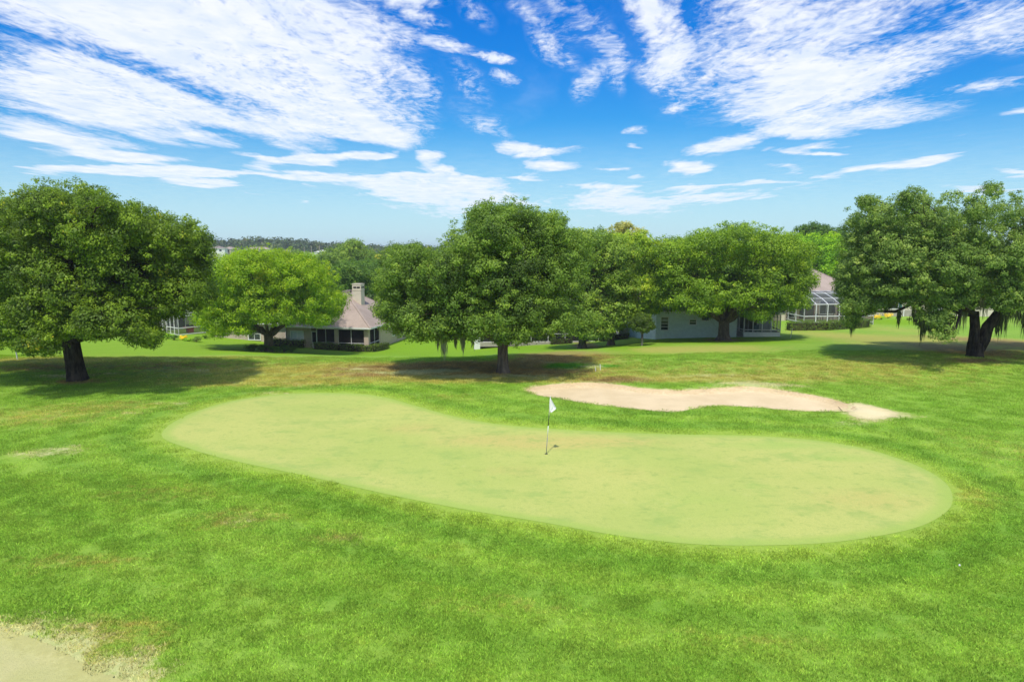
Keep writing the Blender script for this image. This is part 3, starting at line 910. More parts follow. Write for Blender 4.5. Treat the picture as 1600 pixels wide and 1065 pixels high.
def scatter(name, me, tuft, label):
    o = link(name, me)
    ng = bpy.data.node_groups.new(name + "_scatter", 'GeometryNodeTree')
    ng.interface.new_socket(name="Geometry", in_out='INPUT', socket_type='NodeSocketGeometry')
    ng.interface.new_socket(name="Geometry", in_out='OUTPUT', socket_type='NodeSocketGeometry')
    t = NT(ng)
    gi = t.n('NodeGroupInput'); go = t.n('NodeGroupOutput')
    oi = t.n('GeometryNodeObjectInfo'); oi.inputs['Object'].default_value = tuft
    ip = t.n('GeometryNodeInstanceOnPoints')
    t.l(gi.outputs[0], ip.inputs['Points']); t.l(oi.outputs['Geometry'], ip.inputs['Instance'])
    ar = t.n('GeometryNodeInputNamedAttribute', data_type='FLOAT_VECTOR'); ar.inputs['Name'].default_value = 'rz'
    er = t.n('FunctionNodeEulerToRotation'); t.l(ar.outputs['Attribute'], er.inputs[0]); t.l(er.outputs[0], ip.inputs['Rotation'])
    asc = t.n('GeometryNodeInputNamedAttribute', data_type='FLOAT'); asc.inputs['Name'].default_value = 'sc'
    t.l(asc.outputs['Attribute'], ip.inputs['Scale'])
    t.l(ip.outputs[0], go.inputs[0])
    md = o.modifiers.new("scatter", 'NODES'); md.node_group = ng
    tag(o, label, "grass", kind='stuff')
    return o


tA = bpy.data.objects.new("grass_tuft", tuft_mesh(1, 110, 0.22, 0.04)); tA.data.materials.append(M['blades'])
tB = bpy.data.objects.new("grass_tuft", tuft_mesh(2, 110, 0.34, 0.05)); tB.data.materials.append(M['blades'])
scatter("rough_grass", turf_points(9.5, 22, 34, 3), tA, "mown rough grass blades covering the foreground before the green")
scatter("rough_grass", turf_points(22, 50, 10, 4), tB, "mown rough grass blades around and beyond the putting green")

# ------------------------------------------------------------------ foliage
def leaf_cloud(name, cen, nrm, L, W, tone, mat, parent, bend=0.25, seed=0):
    "one mesh of small folded leaf sprays"
    r = np.random.default_rng(seed)
    n = len(cen)
    nrm = nrm / np.maximum(np.linalg.norm(nrm, axis=1, keepdims=True), 1e-6)
    a = r.normal(0, 1, (n, 3))
    t = np.cross(nrm, a); t /= np.maximum(np.linalg.norm(t, axis=1, keepdims=True), 1e-6)
    b = np.cross(nrm, t)
    L = np.broadcast_to(L, (n,))[:, None]; W = np.broadcast_to(W, (n,))[:, None]
    fold = nrm * L * bend * r.uniform(-1, 1, (n, 1))
    v = np.stack([cen - t * L / 2 - fold, cen + b * W / 2 + fold, cen + t * L / 2 - fold, cen - b * W / 2 + fold], 1).reshape(-1, 3)
    f = np.arange(4 * n).reshape(n, 4)
    me = np_mesh(name, v, f)
    at = me.attributes.new('tone', 'FLOAT', 'FACE')
    at.data.foreach_set('value', np.clip(tone, 0, 1).astype(np.float32))
    o = link(name, me, mat, parent)
    o['kind'] = 'stuff'
    return o


def sph(r, n):
    v = r.normal(0, 1, (n, 3))
    return v / np.linalg.norm(v, axis=1, keepdims=True)


def clump_leaves(r, clumps, per, leafL, up=0.35, tone0=0.45):
    "clumps: list of (center, radius, outward, tone)"
    C = np.array([c[0] for c in clumps]); RR = np.array([c[1] for c in clumps]); OUT = np.array([c[2] for c in clumps]); T = np.array([c[3] for c in clumps])
    k = np.maximum((per * (RR / RR.mean()) ** 2).astype(int), 4)
    idx_ = np.repeat(np.arange(len(C)), k)
    n = len(idx_)
    d = sph(r, n)
    rad = RR[idx_] * np.power(r.uniform(0, 1, n), 0.42) * r.uniform(0.85, 1.2, n)
    p = C[idx_] + d * rad[:, None] * np.array([1, 1, 0.72])
    nr = d * 0.9 + OUT[idx_] * 0.6 + np.array([0, -0.1, up + 0.25]) + r.normal(0, 0.34, (n, 3))
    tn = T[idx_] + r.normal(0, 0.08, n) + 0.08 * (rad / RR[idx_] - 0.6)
    return p, nr, tn


def limb_curve(a, b, r, sag=0.0, wob=0.12, n=6):
    a = np.array(a, float); b = np.array(b, float)
    L = np.linalg.norm(b - a)
    mid = a + (b - a) * 0.45 + np.array([0, 0, 0.18 * L + sag]) + r.normal(0, wob, 3) * L * 0.35
    pts = []
    for i in range(n + 1):
        t = i / n
        q = (1 - t) ** 2 * a + 2 * t * (1 - t) * mid + t * t * b
        if 0 < i < n: q = q + r.normal(0, 0.025 * L, 3)
        pts.append(q)
    return pts


def make_tree(name, label, cat, base_px, D, lobes, leaf, bark, trunk_r=0.4, fork_h=2.2, leafL=0.13, per=80, clump=0.62, nclump=1.0,
              group=None, seed=1, sparse=0.0, limbs=7, depth=0.75, lean=(0, 0), twin=None, tone=0.45, droop=0.0, base_z=None, twigs=0.3, zoff=0.0, flare=1.6, cover=1.0):
    r = np.random.default_rng(seed)
    bp = P(base_px[0], base_px[1], D)
    bz = Hs(bp[0], D) if base_z is None else base_z
    base = np.array([bp[0], D, bz])
    root = empty(name, base)
    tag(root, label, cat, group)
    m_px = math.hypot(1, 0.0) * D / FPX
    # lobes in metres, round the trunk
    sh_ = (0.30 if D < 60 else 0.16) * clump * FPX / D
    lobes = [(l[0], l[1], max(l[2] - sh_, l[2] * 0.5), max(l[3] - sh_ * 0.85, l[3] * 0.5), (l[4] if len(l) > 4 else 1.0)) for l in lobes]
    cx = (min(l[0] - l[2] for l in lobes) + max(l[0] + l[2] for l in lobes)) / 2
    hwid = (max(l[0] + l[2] for l in lobes) - min(l[0] - l[2] for l in lobes)) / 2
    EL = []
    for li, (lx, ly, rx, rz, dn) in enumerate(lobes):
        u = min(abs(lx - cx) / hwid, 0.98)
        dmax = math.sqrt(1 - u * u) * hwid * m_px * depth
        lr = (rx + rz) / 2 * m_px
        offs = [-(dmax - lr * 0.7), (dmax - lr * 0.7)] if dmax > lr * 1.25 else [0.0]
        if dmax > lr * 2.2: offs.append(0.0)
        for o_ in offs:
            o_ = o_ * r.uniform(0.82, 1.05)
            c = P(lx, ly, D + o_)
            s_ = (D + o_) / FPX
            c = c + r.normal(0, 0.12, 3) * lr * (0.6 if len(offs) > 1 else 0.2)
            EL.append((c, np.array([rx * s_, (rx + rz) / 2 * s_, rz * s_]), dn))
    zmin = bz + 0.9
    clumps = []
    EC = np.array([e[0] for e in EL]); ER = np.array([e[1] for e in EL])
    for (c, rad, dn) in EL:
        area = 4 * math.pi * ((rad[0] * rad[1] + rad[0] * rad[2] + rad[1] * rad[2]) / 3)
        n = max(int(area / (clump * clump * 1.15) * nclump * dn), 5)
        d = sph(r, n)
        k = r.uniform(0.72, 1.02, n)
        fq = r.uniform(0, 6.28, 3)
        k = k * (1 + 0.20 * np.sin(d[:, 0] * 4.3 + fq[0]) * np.sin(d[:, 1] * 4.7 + fq[1]) + 0.10 * np.sin(d[:, 2] * 7 + d[:, 0] * 5 + fq[2]))
        inner = r.uniform(0, 1, n) < 0.16
        k[inner] = r.uniform(0.25, 0.7, inner.sum())
        pts = c + d * rad * k[:, None]
        q = (pts[:, None, :] - EC[None]) / ER[None]
        inside = (np.linalg.norm(q, axis=2) < 0.66).sum(1)
        for i in range(n):
            if inside[i] > (1 if inner[i] else 0): continue
            if pts[i, 2] < zmin: continue
            if sparse and r.uniform() < sparse: continue
            if dn < 1 and r.uniform() < (1 - dn) * 0.5: continue
            hole = math.sin(pts[i, 0] * 1.9 + seed) * math.sin(pts[i, 1] * 1.7 + 2 * seed) * math.sin(pts[i, 2] * 2.3 + seed * .7)
            if hole > 0.20 and k[i] > 0.78: continue
            clumps.append((pts[i], clump * r.uniform(0.55, 1.15), d[i], tone + r.normal(0, 0.17)))
        # tufts that break the outline
        m = max(int(n * 0.48), 2)
        d = sph(r, m); d[:, 2] = np.abs(d[:, 2]) * np.where(r.uniform(0, 1, m) < 0.75, 1, -1)
        pts = c + d * rad * r.uniform(1.0, 1.33, m)[:, None]
        q = (pts[:, None, :] - EC[None]) / ER[None]
        inside = (np.linalg.norm(q, axis=2) < 0.98).sum(1)
        for i in range(m):
            if inside[i] or pts[i, 2] < zmin: continue
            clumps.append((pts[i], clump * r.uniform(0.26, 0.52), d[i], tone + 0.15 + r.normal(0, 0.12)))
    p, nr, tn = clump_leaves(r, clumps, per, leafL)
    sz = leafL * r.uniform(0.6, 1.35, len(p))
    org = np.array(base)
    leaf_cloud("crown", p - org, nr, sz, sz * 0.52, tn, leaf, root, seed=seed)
    # trunk
    fork = base + np.array([lean[0], lean[1], fork_h])
    heads = [fork]
    mb = MB()
    ph = r.uniform(0, 6.28)

    def flut(s):
        return lambda k: s * (1 + 0.10 * math.cos(2 * math.pi * k * 5 + ph) + 0.05 * math.cos(2 * math.pi * k * 9))
    if twin is None:
        zs = [-0.35, 0.0, 0.18, 0.5, 1.1, fork_h * 0.75, fork_h]
        rr = [flare * 1.25, flare, 0.5 + flare * 0.5 + 0.02, 1.08, 1.0, 0.97, 1.02]
        pts = []
        for z_, q in zip(zs, rr):
            f_ = max(z_, 0) / fork_h
            pts.append((lean[0] * f_, lean[1] * f_, z_))
        mb.tube(pts, [flut(trunk_r * q) for q in rr], 22)
    else:
        mb.tube([(0, 0, -0.35), (0, 0, 0.0), (0, 0, 0.2), (0, 0, 0.6), (0, 0, 1.0)], [flut(trunk_r * q) for q in (flare * 1.3, flare, flare * 0.85, 1.2, 1.15)], 22)
        heads = []
        for (ox, oy, hz_, rr) in twin:
            b_ = np.array([ox, oy, hz_])
            st = np.array([math.copysign(0.15, ox), 0, 0.6])
            pts = [st + (b_ - st) * t + np.array([0, 0, 0.06 * math.sin(t * 3.14)]) + (r.normal(0, 0.05, 3) if 0 < t < 1 else 0) for t in (0, .25, .5, .75, 1)]
            mb.tube(pts, [flut(rr * q) for q in (1.15, 1.0, 0.92, 0.88, 0.84)], 16)
            heads.append(base + b_)
    mb.build("trunk", bark, root, True)
    # limbs to the lobes
    order = list(range(len(EL)))
    r.shuffle(order)
    order = order[:limbs]
    for oi_ in order:
        c, rad, _ = EL[oi_]
        tgt = c + np.array([0, 0, -0.1 * rad[2]])
        hd = min(heads, key=lambda h: np.linalg.norm(h[:2] - tgt[:2]))
        lb = MB()
        start = hd - base + np.array([0, 0, -0.25])
        pts = limb_curve(start, tgt - base, r)
        r0 = trunk_r * r.uniform(0.38, 0.55)
        lb.tube(pts, [r0 * (1 - 0.82 * i / (len(pts) - 1)) for i in range(len(pts))], 8)
        near = [cl for cl in clumps if np.linalg.norm(cl[0] - c) < max(rad) * 1.1]
        r.shuffle(near)
        for cl in near[:int(len(near) * twigs) + 2]:
            e = cl[0] - base
            s_ = pts[int(r.integers(2, len(pts)))]
            tp = limb_curve(s_, e, r, 0, 0.1, 3)
            lb.tube(tp, [r0 * q for q in (0.26, 0.18, 0.12, 0.06)], 5, False)
        lb.build("limb", bark, root, True)
    return root, clumps, base


def moss(root, base, px, py, D, length, width, mat, seed=0, n=26):
    "hanging strands gathered under one branch"
    r = np.random.default_rng(seed)
    c = P(px, py, D) - base
    vs = []; fs = []
    for i in range(n):
        o_ = np.array([r.normal(0, width * 0.4), r.normal(0, width * 0.4), r.uniform(-0.1, 0.3)])
        L = length * r.uniform(0.4, 1.05) * math.exp(-(np.linalg.norm(o_[:2]) / width) ** 2 * 0.8)
        w_ = r.uniform(0.012, 0.032)
        a = r.uniform(0, 3.14)
        s = np.array([math.cos(a), math.sin(a), 0]) * w_
        k0 = len(vs)
        seg = 6
        drift = r.normal(0, 0.05, 2)
        for j in range(seg + 1):
            t = j / seg
            q = c + o_ + np.array([drift[0] * t + r.normal(0, 0.012), drift[1] * t + r.normal(0, 0.012), -L * t])
            k = (0.5 + 1.0 * math.sin(min(t * 2.2, 1) * 1.57)) * (1 - t ** 2.2) + 0.05
            vs += [q - s * k, q + s * k]
        for j in range(seg):
            fs.append((k0 + 2 * j, k0 + 2 * j + 1, k0 + 2 * j + 3, k0 + 2 * j + 2))
    link("hanging_moss", np_mesh("hanging_moss", np.array(vs), np.array(fs)), mat, root)


# --- the five big foreground and middle oaks
t1, _, b1 = make_tree("oak_tree", "huge dark leafy oak on a thick black trunk at the left edge of the fairway", "oak tree", (121, 594), 38.7,
    [(105, 345, 72, 55), (30, 368, 70, 60), (165, 365, 55, 45), (213, 342, 30, 28), (-45, 400, 85, 80), (75, 330, 40, 36), (150, 325, 30, 28),
     (90, 430, 110, 75), (200, 430, 80, 65), (278, 405, 50, 56), (286, 455, 42, 34), (250, 372, 45, 38), (300, 380, 28, 36),
     (45, 495, 65, 50), (-40, 490, 75, 60), (175, 490, 75, 38), (62, 535, 32, 24), (220, 522, 34, 18), (130, 500, 55, 28), (212, 500, 38, 22), (238, 528, 16, 14), (262, 480, 34, 18)],
    M['oak'], M['bark_dark'], 0.45, 2.6, 0.125, 105, 0.58, 0.95, seed=11, limbs=14, lean=(-0.25, 0), flare=1.3, twigs=0.12, tone=0.36)

t3, _, b3 = make_tree("oak_tree", "broad domed oak on a slim trunk with moss hanging at its left", "oak tree", (785, 582), 41.3,
    [(795, 350, 55, 36), (850, 362, 40, 34), (745, 388, 52, 46), (700, 420, 45, 38), (645, 428, 44, 42), (615, 465, 30, 34), (650, 490, 50, 34),
     (722, 468, 55, 42), (795, 425, 75, 58), (865, 425, 52, 50), (800, 495, 70, 34), (690, 512, 34, 22), (655, 515, 28, 16), (850, 492, 48, 34), (742, 508, 42, 22), (893, 400, 34, 34), (760, 345, 30, 26), (640, 395, 22, 16), (605, 440, 20, 22), (800, 525, 34, 16)],
    M['oak2'], M['bark'], 0.30, 2.0, 0.125, 105, 0.58, 0.95, seed=23, limbs=13, flare=1.5, twigs=0.12, tone=0.37)

t7, _, b7 = make_tree("oak_tree", "spreading ragged oak with forked black trunk and trailing moss at the right edge", "oak tree", (1522, 561), 46.0,
    [(1378, 335, 36, 22, .55), (1346, 335, 24, 18, .5), (1350, 315, 14, 10, .4), (1335, 395, 22, 26, .7), (1425, 318, 24, 24, .7), (1352, 365, 28, 26, .6), (1400, 372, 48, 36), (1462, 345, 40, 30, .8), (1495, 380, 40, 30), (1530, 335, 38, 32, .45), (1588, 335, 42, 34, .5), (1645, 360, 60, 60), (1320, 440, 18, 30, .7),
     (1360, 420, 40, 36), (1338, 468, 26, 26), (1328, 500, 13, 17), (1405, 425, 55, 38), (1475, 418, 62, 46), (1550, 415, 62, 48), (1612, 435, 48, 44),
     (1440, 462, 46, 26), (1500, 462, 40, 22), (1575, 468, 46, 18), (1458, 500, 28, 18), (1478, 520, 18, 14), (1670, 440, 50, 50), (1378, 465, 26, 22), (1625, 475, 30, 16), (1485, 312, 14, 14, .45), (1556, 296, 16, 14, .45)],
    M['oak3'], M['bark_dark'], 0.40, 2.6, 0.13, 85, 0.52, 0.95, seed=37, limbs=18, sparse=0.24, flare=1.35, twigs=0.25, tone=0.45,
    twin=[(-0.15, 0.2, 3.1, 0.30), (1.35, -0.2, 3.2, 0.36)])

t2, _, b2 = make_tree("shade_tree", "round yellow green tree ringed by low shrubs in front of the beige house", "tree", (421, 550), 69.0,
    [(372, 430, 46, 32), (420, 420, 56, 26), (470, 434, 50, 28), (332, 468, 30, 26), (400, 465, 66, 32), (478, 470, 48, 30), (515, 476, 24, 18), (352, 497, 40, 17),
     (438, 490, 52, 13), (338, 515, 18, 12), (495, 496, 28, 10), (392, 406, 32, 12), (450, 408, 28, 11), (530, 470, 12, 12), (320, 492, 18, 12), (378, 512, 20, 9)],
    M['lime'], M['bark'], 0.42, 1.7, 0.175, 92, 0.82, 0.95, seed=41, limbs=10, depth=0.8, flare=1.25, twigs=0.1, tone=0.5)

t5, _, b5 = make_tree("shade_tree", "wide flat topped green tree on a stout forked trunk before the blue grey house", "tree", (1130, 529), 65.5,
    [(1065, 400, 32, 24), (1100, 388, 40, 24), (1155, 376, 50, 26), (1210, 392, 40, 26), (1078, 436, 44, 32), (1140, 428, 56, 36), (1200, 436, 50, 32), (1236, 430, 24, 28),
     (1060, 468, 28, 18), (1170, 468, 54, 22), (1226, 472, 30, 14), (1100, 483, 30, 11), (1185, 488, 26, 10), (1042, 432, 18, 30), (1130, 460, 40, 20), (1247, 468, 18, 14), (1100, 465, 36, 18), (1048, 398, 28, 24), (1246, 400, 26, 24), (1255, 440, 18, 24), (1035, 455, 18, 20)],
    M['mid'], M['bark'], 0.50, 1.9, 0.175, 84, 0.82, 0.9, seed=53, limbs=13, depth=0.8, flare=1.7, twigs=0.25, tone=0.36)

t4, _, b4 = make_tree("oak_tree", "olive green oak drooping low over its trunk, right of the domed oak", "oak tree", (910, 538), 64.0,
    [(905, 395, 42, 30), (948, 408, 42, 34), (900, 450, 52, 40), (950, 455, 42, 38), (935, 497, 42, 24), (885, 492, 26, 22), (930, 520, 24, 14), (880, 420, 30, 30), (900, 375, 24, 16), (965, 485, 22, 22), (905, 512, 22, 14), (870, 385, 26, 24), (930, 375, 26, 16)],
    M['oak2'], M['bark'], 0.32, 1.5, 0.20, 66, 0.80, 1.0, seed=59, limbs=8, depth=0.7, twigs=0.1, tone=0.55)

make_tree("shade_tree", "light green tree hanging over the left end of the blue grey house", "tree", (955, 530), 67.0,
    [(985, 388, 38, 26), (1018, 415, 26, 38), (1000, 480, 30, 14), (1022, 462, 16, 22), (965, 390, 26, 22), (990, 455, 36, 30), (1008, 470, 22, 24), (960, 440, 30, 34), (1000, 490, 18, 14)],
    M['mid'], M['bark'], 0.28, 2.0, 0.19, 70, 0.75, 1.0, seed=61, limbs=6, twigs=0.1, tone=0.52)
make_tree("bare_topped_tree", "pale thin topped tree showing open twigs above the middle of the tree row", "tree", (972, 520), 88.0,
    [(962, 366, 18, 12), (990, 368, 20, 14), (1008, 378, 8, 9), (975, 352, 12, 6), (978, 390, 28, 18)],
    M['pale'], M['bark_pale'], 0.25, 5.5, 0.20, 34, 0.55, 0.9, seed=67, sparse=0.35, limbs=8, twigs=0.6, tone=0.5)
make_tree("crape_myrtle", "small dark leaved sapling on a pale stem by the blue grey house corner", "sapling", (1003, 538), 62.0,
    [(1003, 499, 14, 9), (994, 507, 10, 8), (1012, 507, 10, 8), (1003, 514, 12, 5)],
    M['hedge'], M['bark_pale'], 0.09, 1.2, 0.13, 40, 0.30, 1.1, seed=71, limbs=6, twigs=0.3, tone=0.35, flare=1.1)
make_tree("shade_tree", "bright yellow green tree behind the tan house with the white pool cage", "tree", (1270, 500), 116.0,
    [(1232, 386, 26, 18), (1275, 392, 40, 26), (1308, 400, 26, 24), (1278, 422, 46, 18), (1215, 410, 24, 20), (1325, 420, 24, 20)],
    M['bright'], M['bark'], 0.35, 3.0, 0.30, 60, 1.2, 1.0, seed=73, limbs=6, twigs=0.05, tone=0.40)
make_tree("shade_tree", "dark treetop peeping over the bright yellow green tree", "tree", (1285, 480), 136.0,
    [(1272, 362, 26, 12), (1300, 368, 22, 12), (1322, 378, 14, 10), (1350, 385, 26, 14), (1280, 385, 40, 16)],
    M['deep'], M['bark'], 0.35, 5.0, 0.34, 50, 1.1, 1.0, seed=79, limbs=5, twigs=0.05, tone=0.45)
make_tree("shade_tree", "rounded mass of deep green leaves behind the chimney of the beige house", "tree", (552, 480), 104.0,
    [(552, 428, 40, 20), (525, 436, 22, 16), (580, 424, 28, 18), (545, 450, 36, 16), (600, 440, 22, 20), (515, 450, 14, 14)],
    M['deep'], M['bark'], 0.35, 2.5, 0.27, 60, 1.05, 1.0, seed=83, limbs=5, twigs=0.05, tone=0.55)
make_tree("shade_tree", "tall olive tree standing highest on the skyline between yellow green tree and chimney", "tree", (548, 450), 165.0,
    [(545, 392, 26, 12), (552, 381, 12, 7), (520, 402, 22, 13), (572, 400, 18, 14), (505, 412, 14, 12), (545, 410, 34, 14)],
    M['oak2'], M['bark'], 0.4, 4.0, 0.40, 50, 1.4, 1.0, seed=89, limbs=5, twigs=0.05, tone=0.5)
make_tree("shade_tree", "dark tree topping the skyline just left of the broad domed oak", "tree", (625, 470), 140.0,
    [(622, 396, 22, 13), (645, 400, 24, 14), (600, 408, 18, 14), (630, 416, 40, 18), (662, 398, 16, 12), (590, 425, 20, 16)],
    M['oak'], M['bark'], 0.35, 3.0, 0.36, 50, 1.3, 1.0, seed=97, limbs=5, twigs=0.05, tone=0.45)
make_tree("shade_tree", "soft green rounded treetop beyond the left shoulder of the yellow green tree", "tree", (452, 430), 235.0,
    [(462, 400, 12, 8), (448, 404, 10, 7), (470, 407, 12, 8), (436, 398, 12, 7)],
    M['mid'], M['bark'], 0.4, 3.0, 0.50, 40, 1.5, 1.0, seed=101, limbs=4, twigs=0.05, tone=0.3)
make_tree("shade_tree", "hazy green treetop seen low between the oak and wide flat topped tree", "tree", (1022, 420), 150.0,
    [(1020, 402, 22, 14), (1036, 396, 14, 12), (1005, 410, 18, 14)],
    M['mid'], M['bark'], 0.35, 3.0, 0.38, 50, 1.3, 1.0, seed=103, limbs=4, twigs=0.05, tone=0.45)
make_tree("shade_tree", "dark tree mass at the far left edge behind the huge oak", "tree", (-60, 560), 62.0,
    [(-40, 500, 50, 36), (5, 512, 24, 22), (18, 532, 16, 14), (-30, 535, 40, 18), (-70, 470, 50, 40), (-10, 480, 36, 26)],
    M['oak'], M['bark_dark'], 0.35, 1.5, 0.2, 60, 0.75, 1.0, seed=107, limbs=5, twigs=0.05, tone=0.3)
make_tree("shade_tree", "green tree showing between the crown of the right oak and the tan house roof", "tree", (1420, 480), 112.0,
    [(1400, 420, 50, 22), (1450, 410, 50, 28), (1350, 425, 30, 18), (1510, 415, 50, 30), (1570, 425, 50, 30)],
    M['oak3'], M['bark'], 0.35, 3.0, 0.30, 46, 1.2, 1.0, seed=109, limbs=5, twigs=0.05, tone=0.45)

# moss on the right oak and the domed oak
for i, (px, py, dd, L, W_, mt) in enumerate([(1443, 500, -2.0, 1.9, 0.32, 'moss_dark'), (1456, 498, -2.2, 1.6, 0.28, 'moss_dark'), (1405, 490, -2.6, 1.15, 0.13, 'moss_dark'),
        (1332, 500, 0.0, 1.3, 0.24, 'moss_dark'), (1506, 468, -1.6, 2.6, 0.45, 'moss'), (1540, 462, -1.4, 1.9, 0.40, 'moss'), (1572, 478, -1.5, 2.7, 0.45, 'moss_dark'),
        (1588, 480, -1.0, 1.6, 0.5, 'moss'), (1562, 500, 0.6, 1.7, 0.4, 'moss_dark'), (1600, 490, -1.0, 1.8, 0.5, 'moss_dark'), (1430, 490, 1.0, 1.2, 0.4, 'moss'), (1480, 505, -0.8, 1.5, 0.35, 'moss')]):
    moss(t7, b7, px, py, 46 + dd, L, W_, M[mt], seed=200 + i, n=60)
for i, (px, py, dd, L, W_) in enumerate([(694, 530, -3.0, 1.6, 0.22), (723, 530, -2.6, 1.2, 0.16), (738, 526, -2.4, 0.9, 0.2), (684, 526, -2.6, 1.2, 0.2), (712, 528, -2.0, 0.9, 0.15)]):
    moss(t3, b3, px, py, 41.3 + dd, L, W_, M['moss'], seed=240 + i, n=34)

# ------------------------------------------------------------------ hedges and shrubs
def hedge(name, label, cat, path, width, height, leaf, group=None, seed=1, leafL=0.13, dens=140, rough=0.06, tone=0.45):
    "a clipped hedge along a path of ground points"
    r = np.random.default_rng(seed)
    pts = [np.array([p[0], p[1]]) for p in path]
    base = np.array([pts[0][0], pts[0][1], Hs(*pts[0])])
    root = empty(name, base); tag(root, label, cat, group)
    cs, ns, ts = [], [], []
    core = MB()
    for a, b in zip(pts[:-1], pts[1:]):
        L = np.linalg.norm(b - a); d = (b - a) / L; nrm2 = np.array([-d[1], d[0]])
        for (w0, w1, face) in ((-1, -1, 'side'), (1, 1, 'side'), (-1, 1, 'top')):
            n = int(L * (height if face == 'side' else width) * dens)
            t = r.uniform(-0.05, 1.05, n)
            if face == 'side':
                off = np.full(n, w0 * width / 2) + r.normal(0, rough, n); hh = r.uniform(0.0, height, n)
                N = np.stack([nrm2[0] * w0 * np.ones(n), nrm2[1] * w0 * np.ones(n), 0.35 * np.ones(n)], 1)
            else:
                off = r.uniform(-width / 2, width / 2, n); hh = height + r.normal(0, rough, n)
                N = np.tile(np.array([0, 0, 1.0]), (n, 1))
            hh = hh + 0.07 * np.sin(t * L * 1.7 + seed) + 0.04 * np.sin(t * L * 5.1)
            xy = a + t[:, None] * (b - a) + off[:, None] * nrm2
            gz = H0(xy[:, 0], xy[:, 1])
            cs.append(np.stack([xy[:, 0], xy[:, 1], gz + hh], 1)); ns.append(N + r.normal(0, 0.45, (n, 3))); ts.append(tone + r.normal(0, 0.16, n))
        for e in (a, b):
            n = int(width * height * dens)
            off = r.uniform(-width / 2, width / 2, n); hh = r.uniform(0, height, n)
            s = -1 if e is a else 1
            xy = e + off[:, None] * nrm2 + s * d * r.uniform(-0.05, 0.08, n)[:, None]
            cs.append(np.stack([xy[:, 0], xy[:, 1], H0(xy[:, 0], xy[:, 1]) + hh], 1)); ns.append(np.tile(np.array([d[0] * s, d[1] * s, 0.3]), (n, 1)) + r.normal(0, 0.45, (n, 3))); ts.append(tone + r.normal(0, 0.16, n))
        k = max(int(L / 1.0), 1)
        for j in range(k):
            p0 = a + (b - a) * j / k; p1 = a + (b - a) * (j + 1) / k
            q = [p0 + nrm2 * width * 0.42, p0 - nrm2 * width * 0.42, p1 - nrm2 * width * 0.42, p1 + nrm2 * width * 0.42]
            lo = [(v[0] - base[0], v[1] - base[1], Hs(*v) - 0.1 - base[2]) for v in q]
            hi = [(v[0] - base[0], v[1] - base[1], Hs(*v) + height * 0.9 - base[2]) for v in q]
            core.add(lo + hi, [(0, 1, 2, 3), (7, 6, 5, 4), (0, 4, 5, 1), (1, 5, 6, 2), (2, 6, 7, 3), (3, 7, 4, 0)])
    c = np.concatenate(cs) - base; n_ = np.concatenate(ns); t_ = np.concatenate(ts)
    sz = leafL * r.uniform(0.6, 1.3, len(c))
    leaf_cloud("leaves", c, n_, sz, sz * 0.6, t_, leaf, root, seed=seed)
    core.build("stems", M['bark_dark'], root)
    return root


def shrub(name, label, cat, px, py, rad, hgt, leaf, D=None, group=None, seed=1, leafL=0.14, n=500, tone=0.45, at_=None):
    r = np.random.default_rng(seed)
    if at_ is not None: x, y = at_
    elif D: x, y = P(px, py, D)[:2]
    else: x, y = G0(px, py)
    base = np.array([x, y, Hs(x, y)])
    root = empty(name, base); tag(root, label, cat, group)
    k = 9
    cl = []
    for i in range(k):
        a = r.uniform(0, 6.28); q = rad * r.uniform(0.1, 0.68)
        cl.append((np.array([q * math.cos(a), q * math.sin(a), hgt * r.uniform(0.35, 0.68)]), min(rad, hgt) * r.uniform(0.35, 0.5), np.array([math.cos(a) * .5, math.sin(a) * .5, 0.5]), tone + r.normal(0, 0.08)))
    p, nr, tn = clump_leaves(r, cl, n // k, leafL)
    p[:, 2] = np.maximum(p[:, 2], 0.02)
    sz = leafL * r.uniform(0.6, 1.3, len(p))
    leaf_cloud("leaves", p, nr, sz, sz * 0.55, tn, leaf, root, seed=seed)
    mb = MB()
    for c in cl[:6]:
        mb.tube([(0, 0, -0.08), tuple(c[0] * 0.5), tuple(c[0])], [0.03, 0.02, 0.01], 5)
    mb.build("stems", M['bark'], root)
    return root


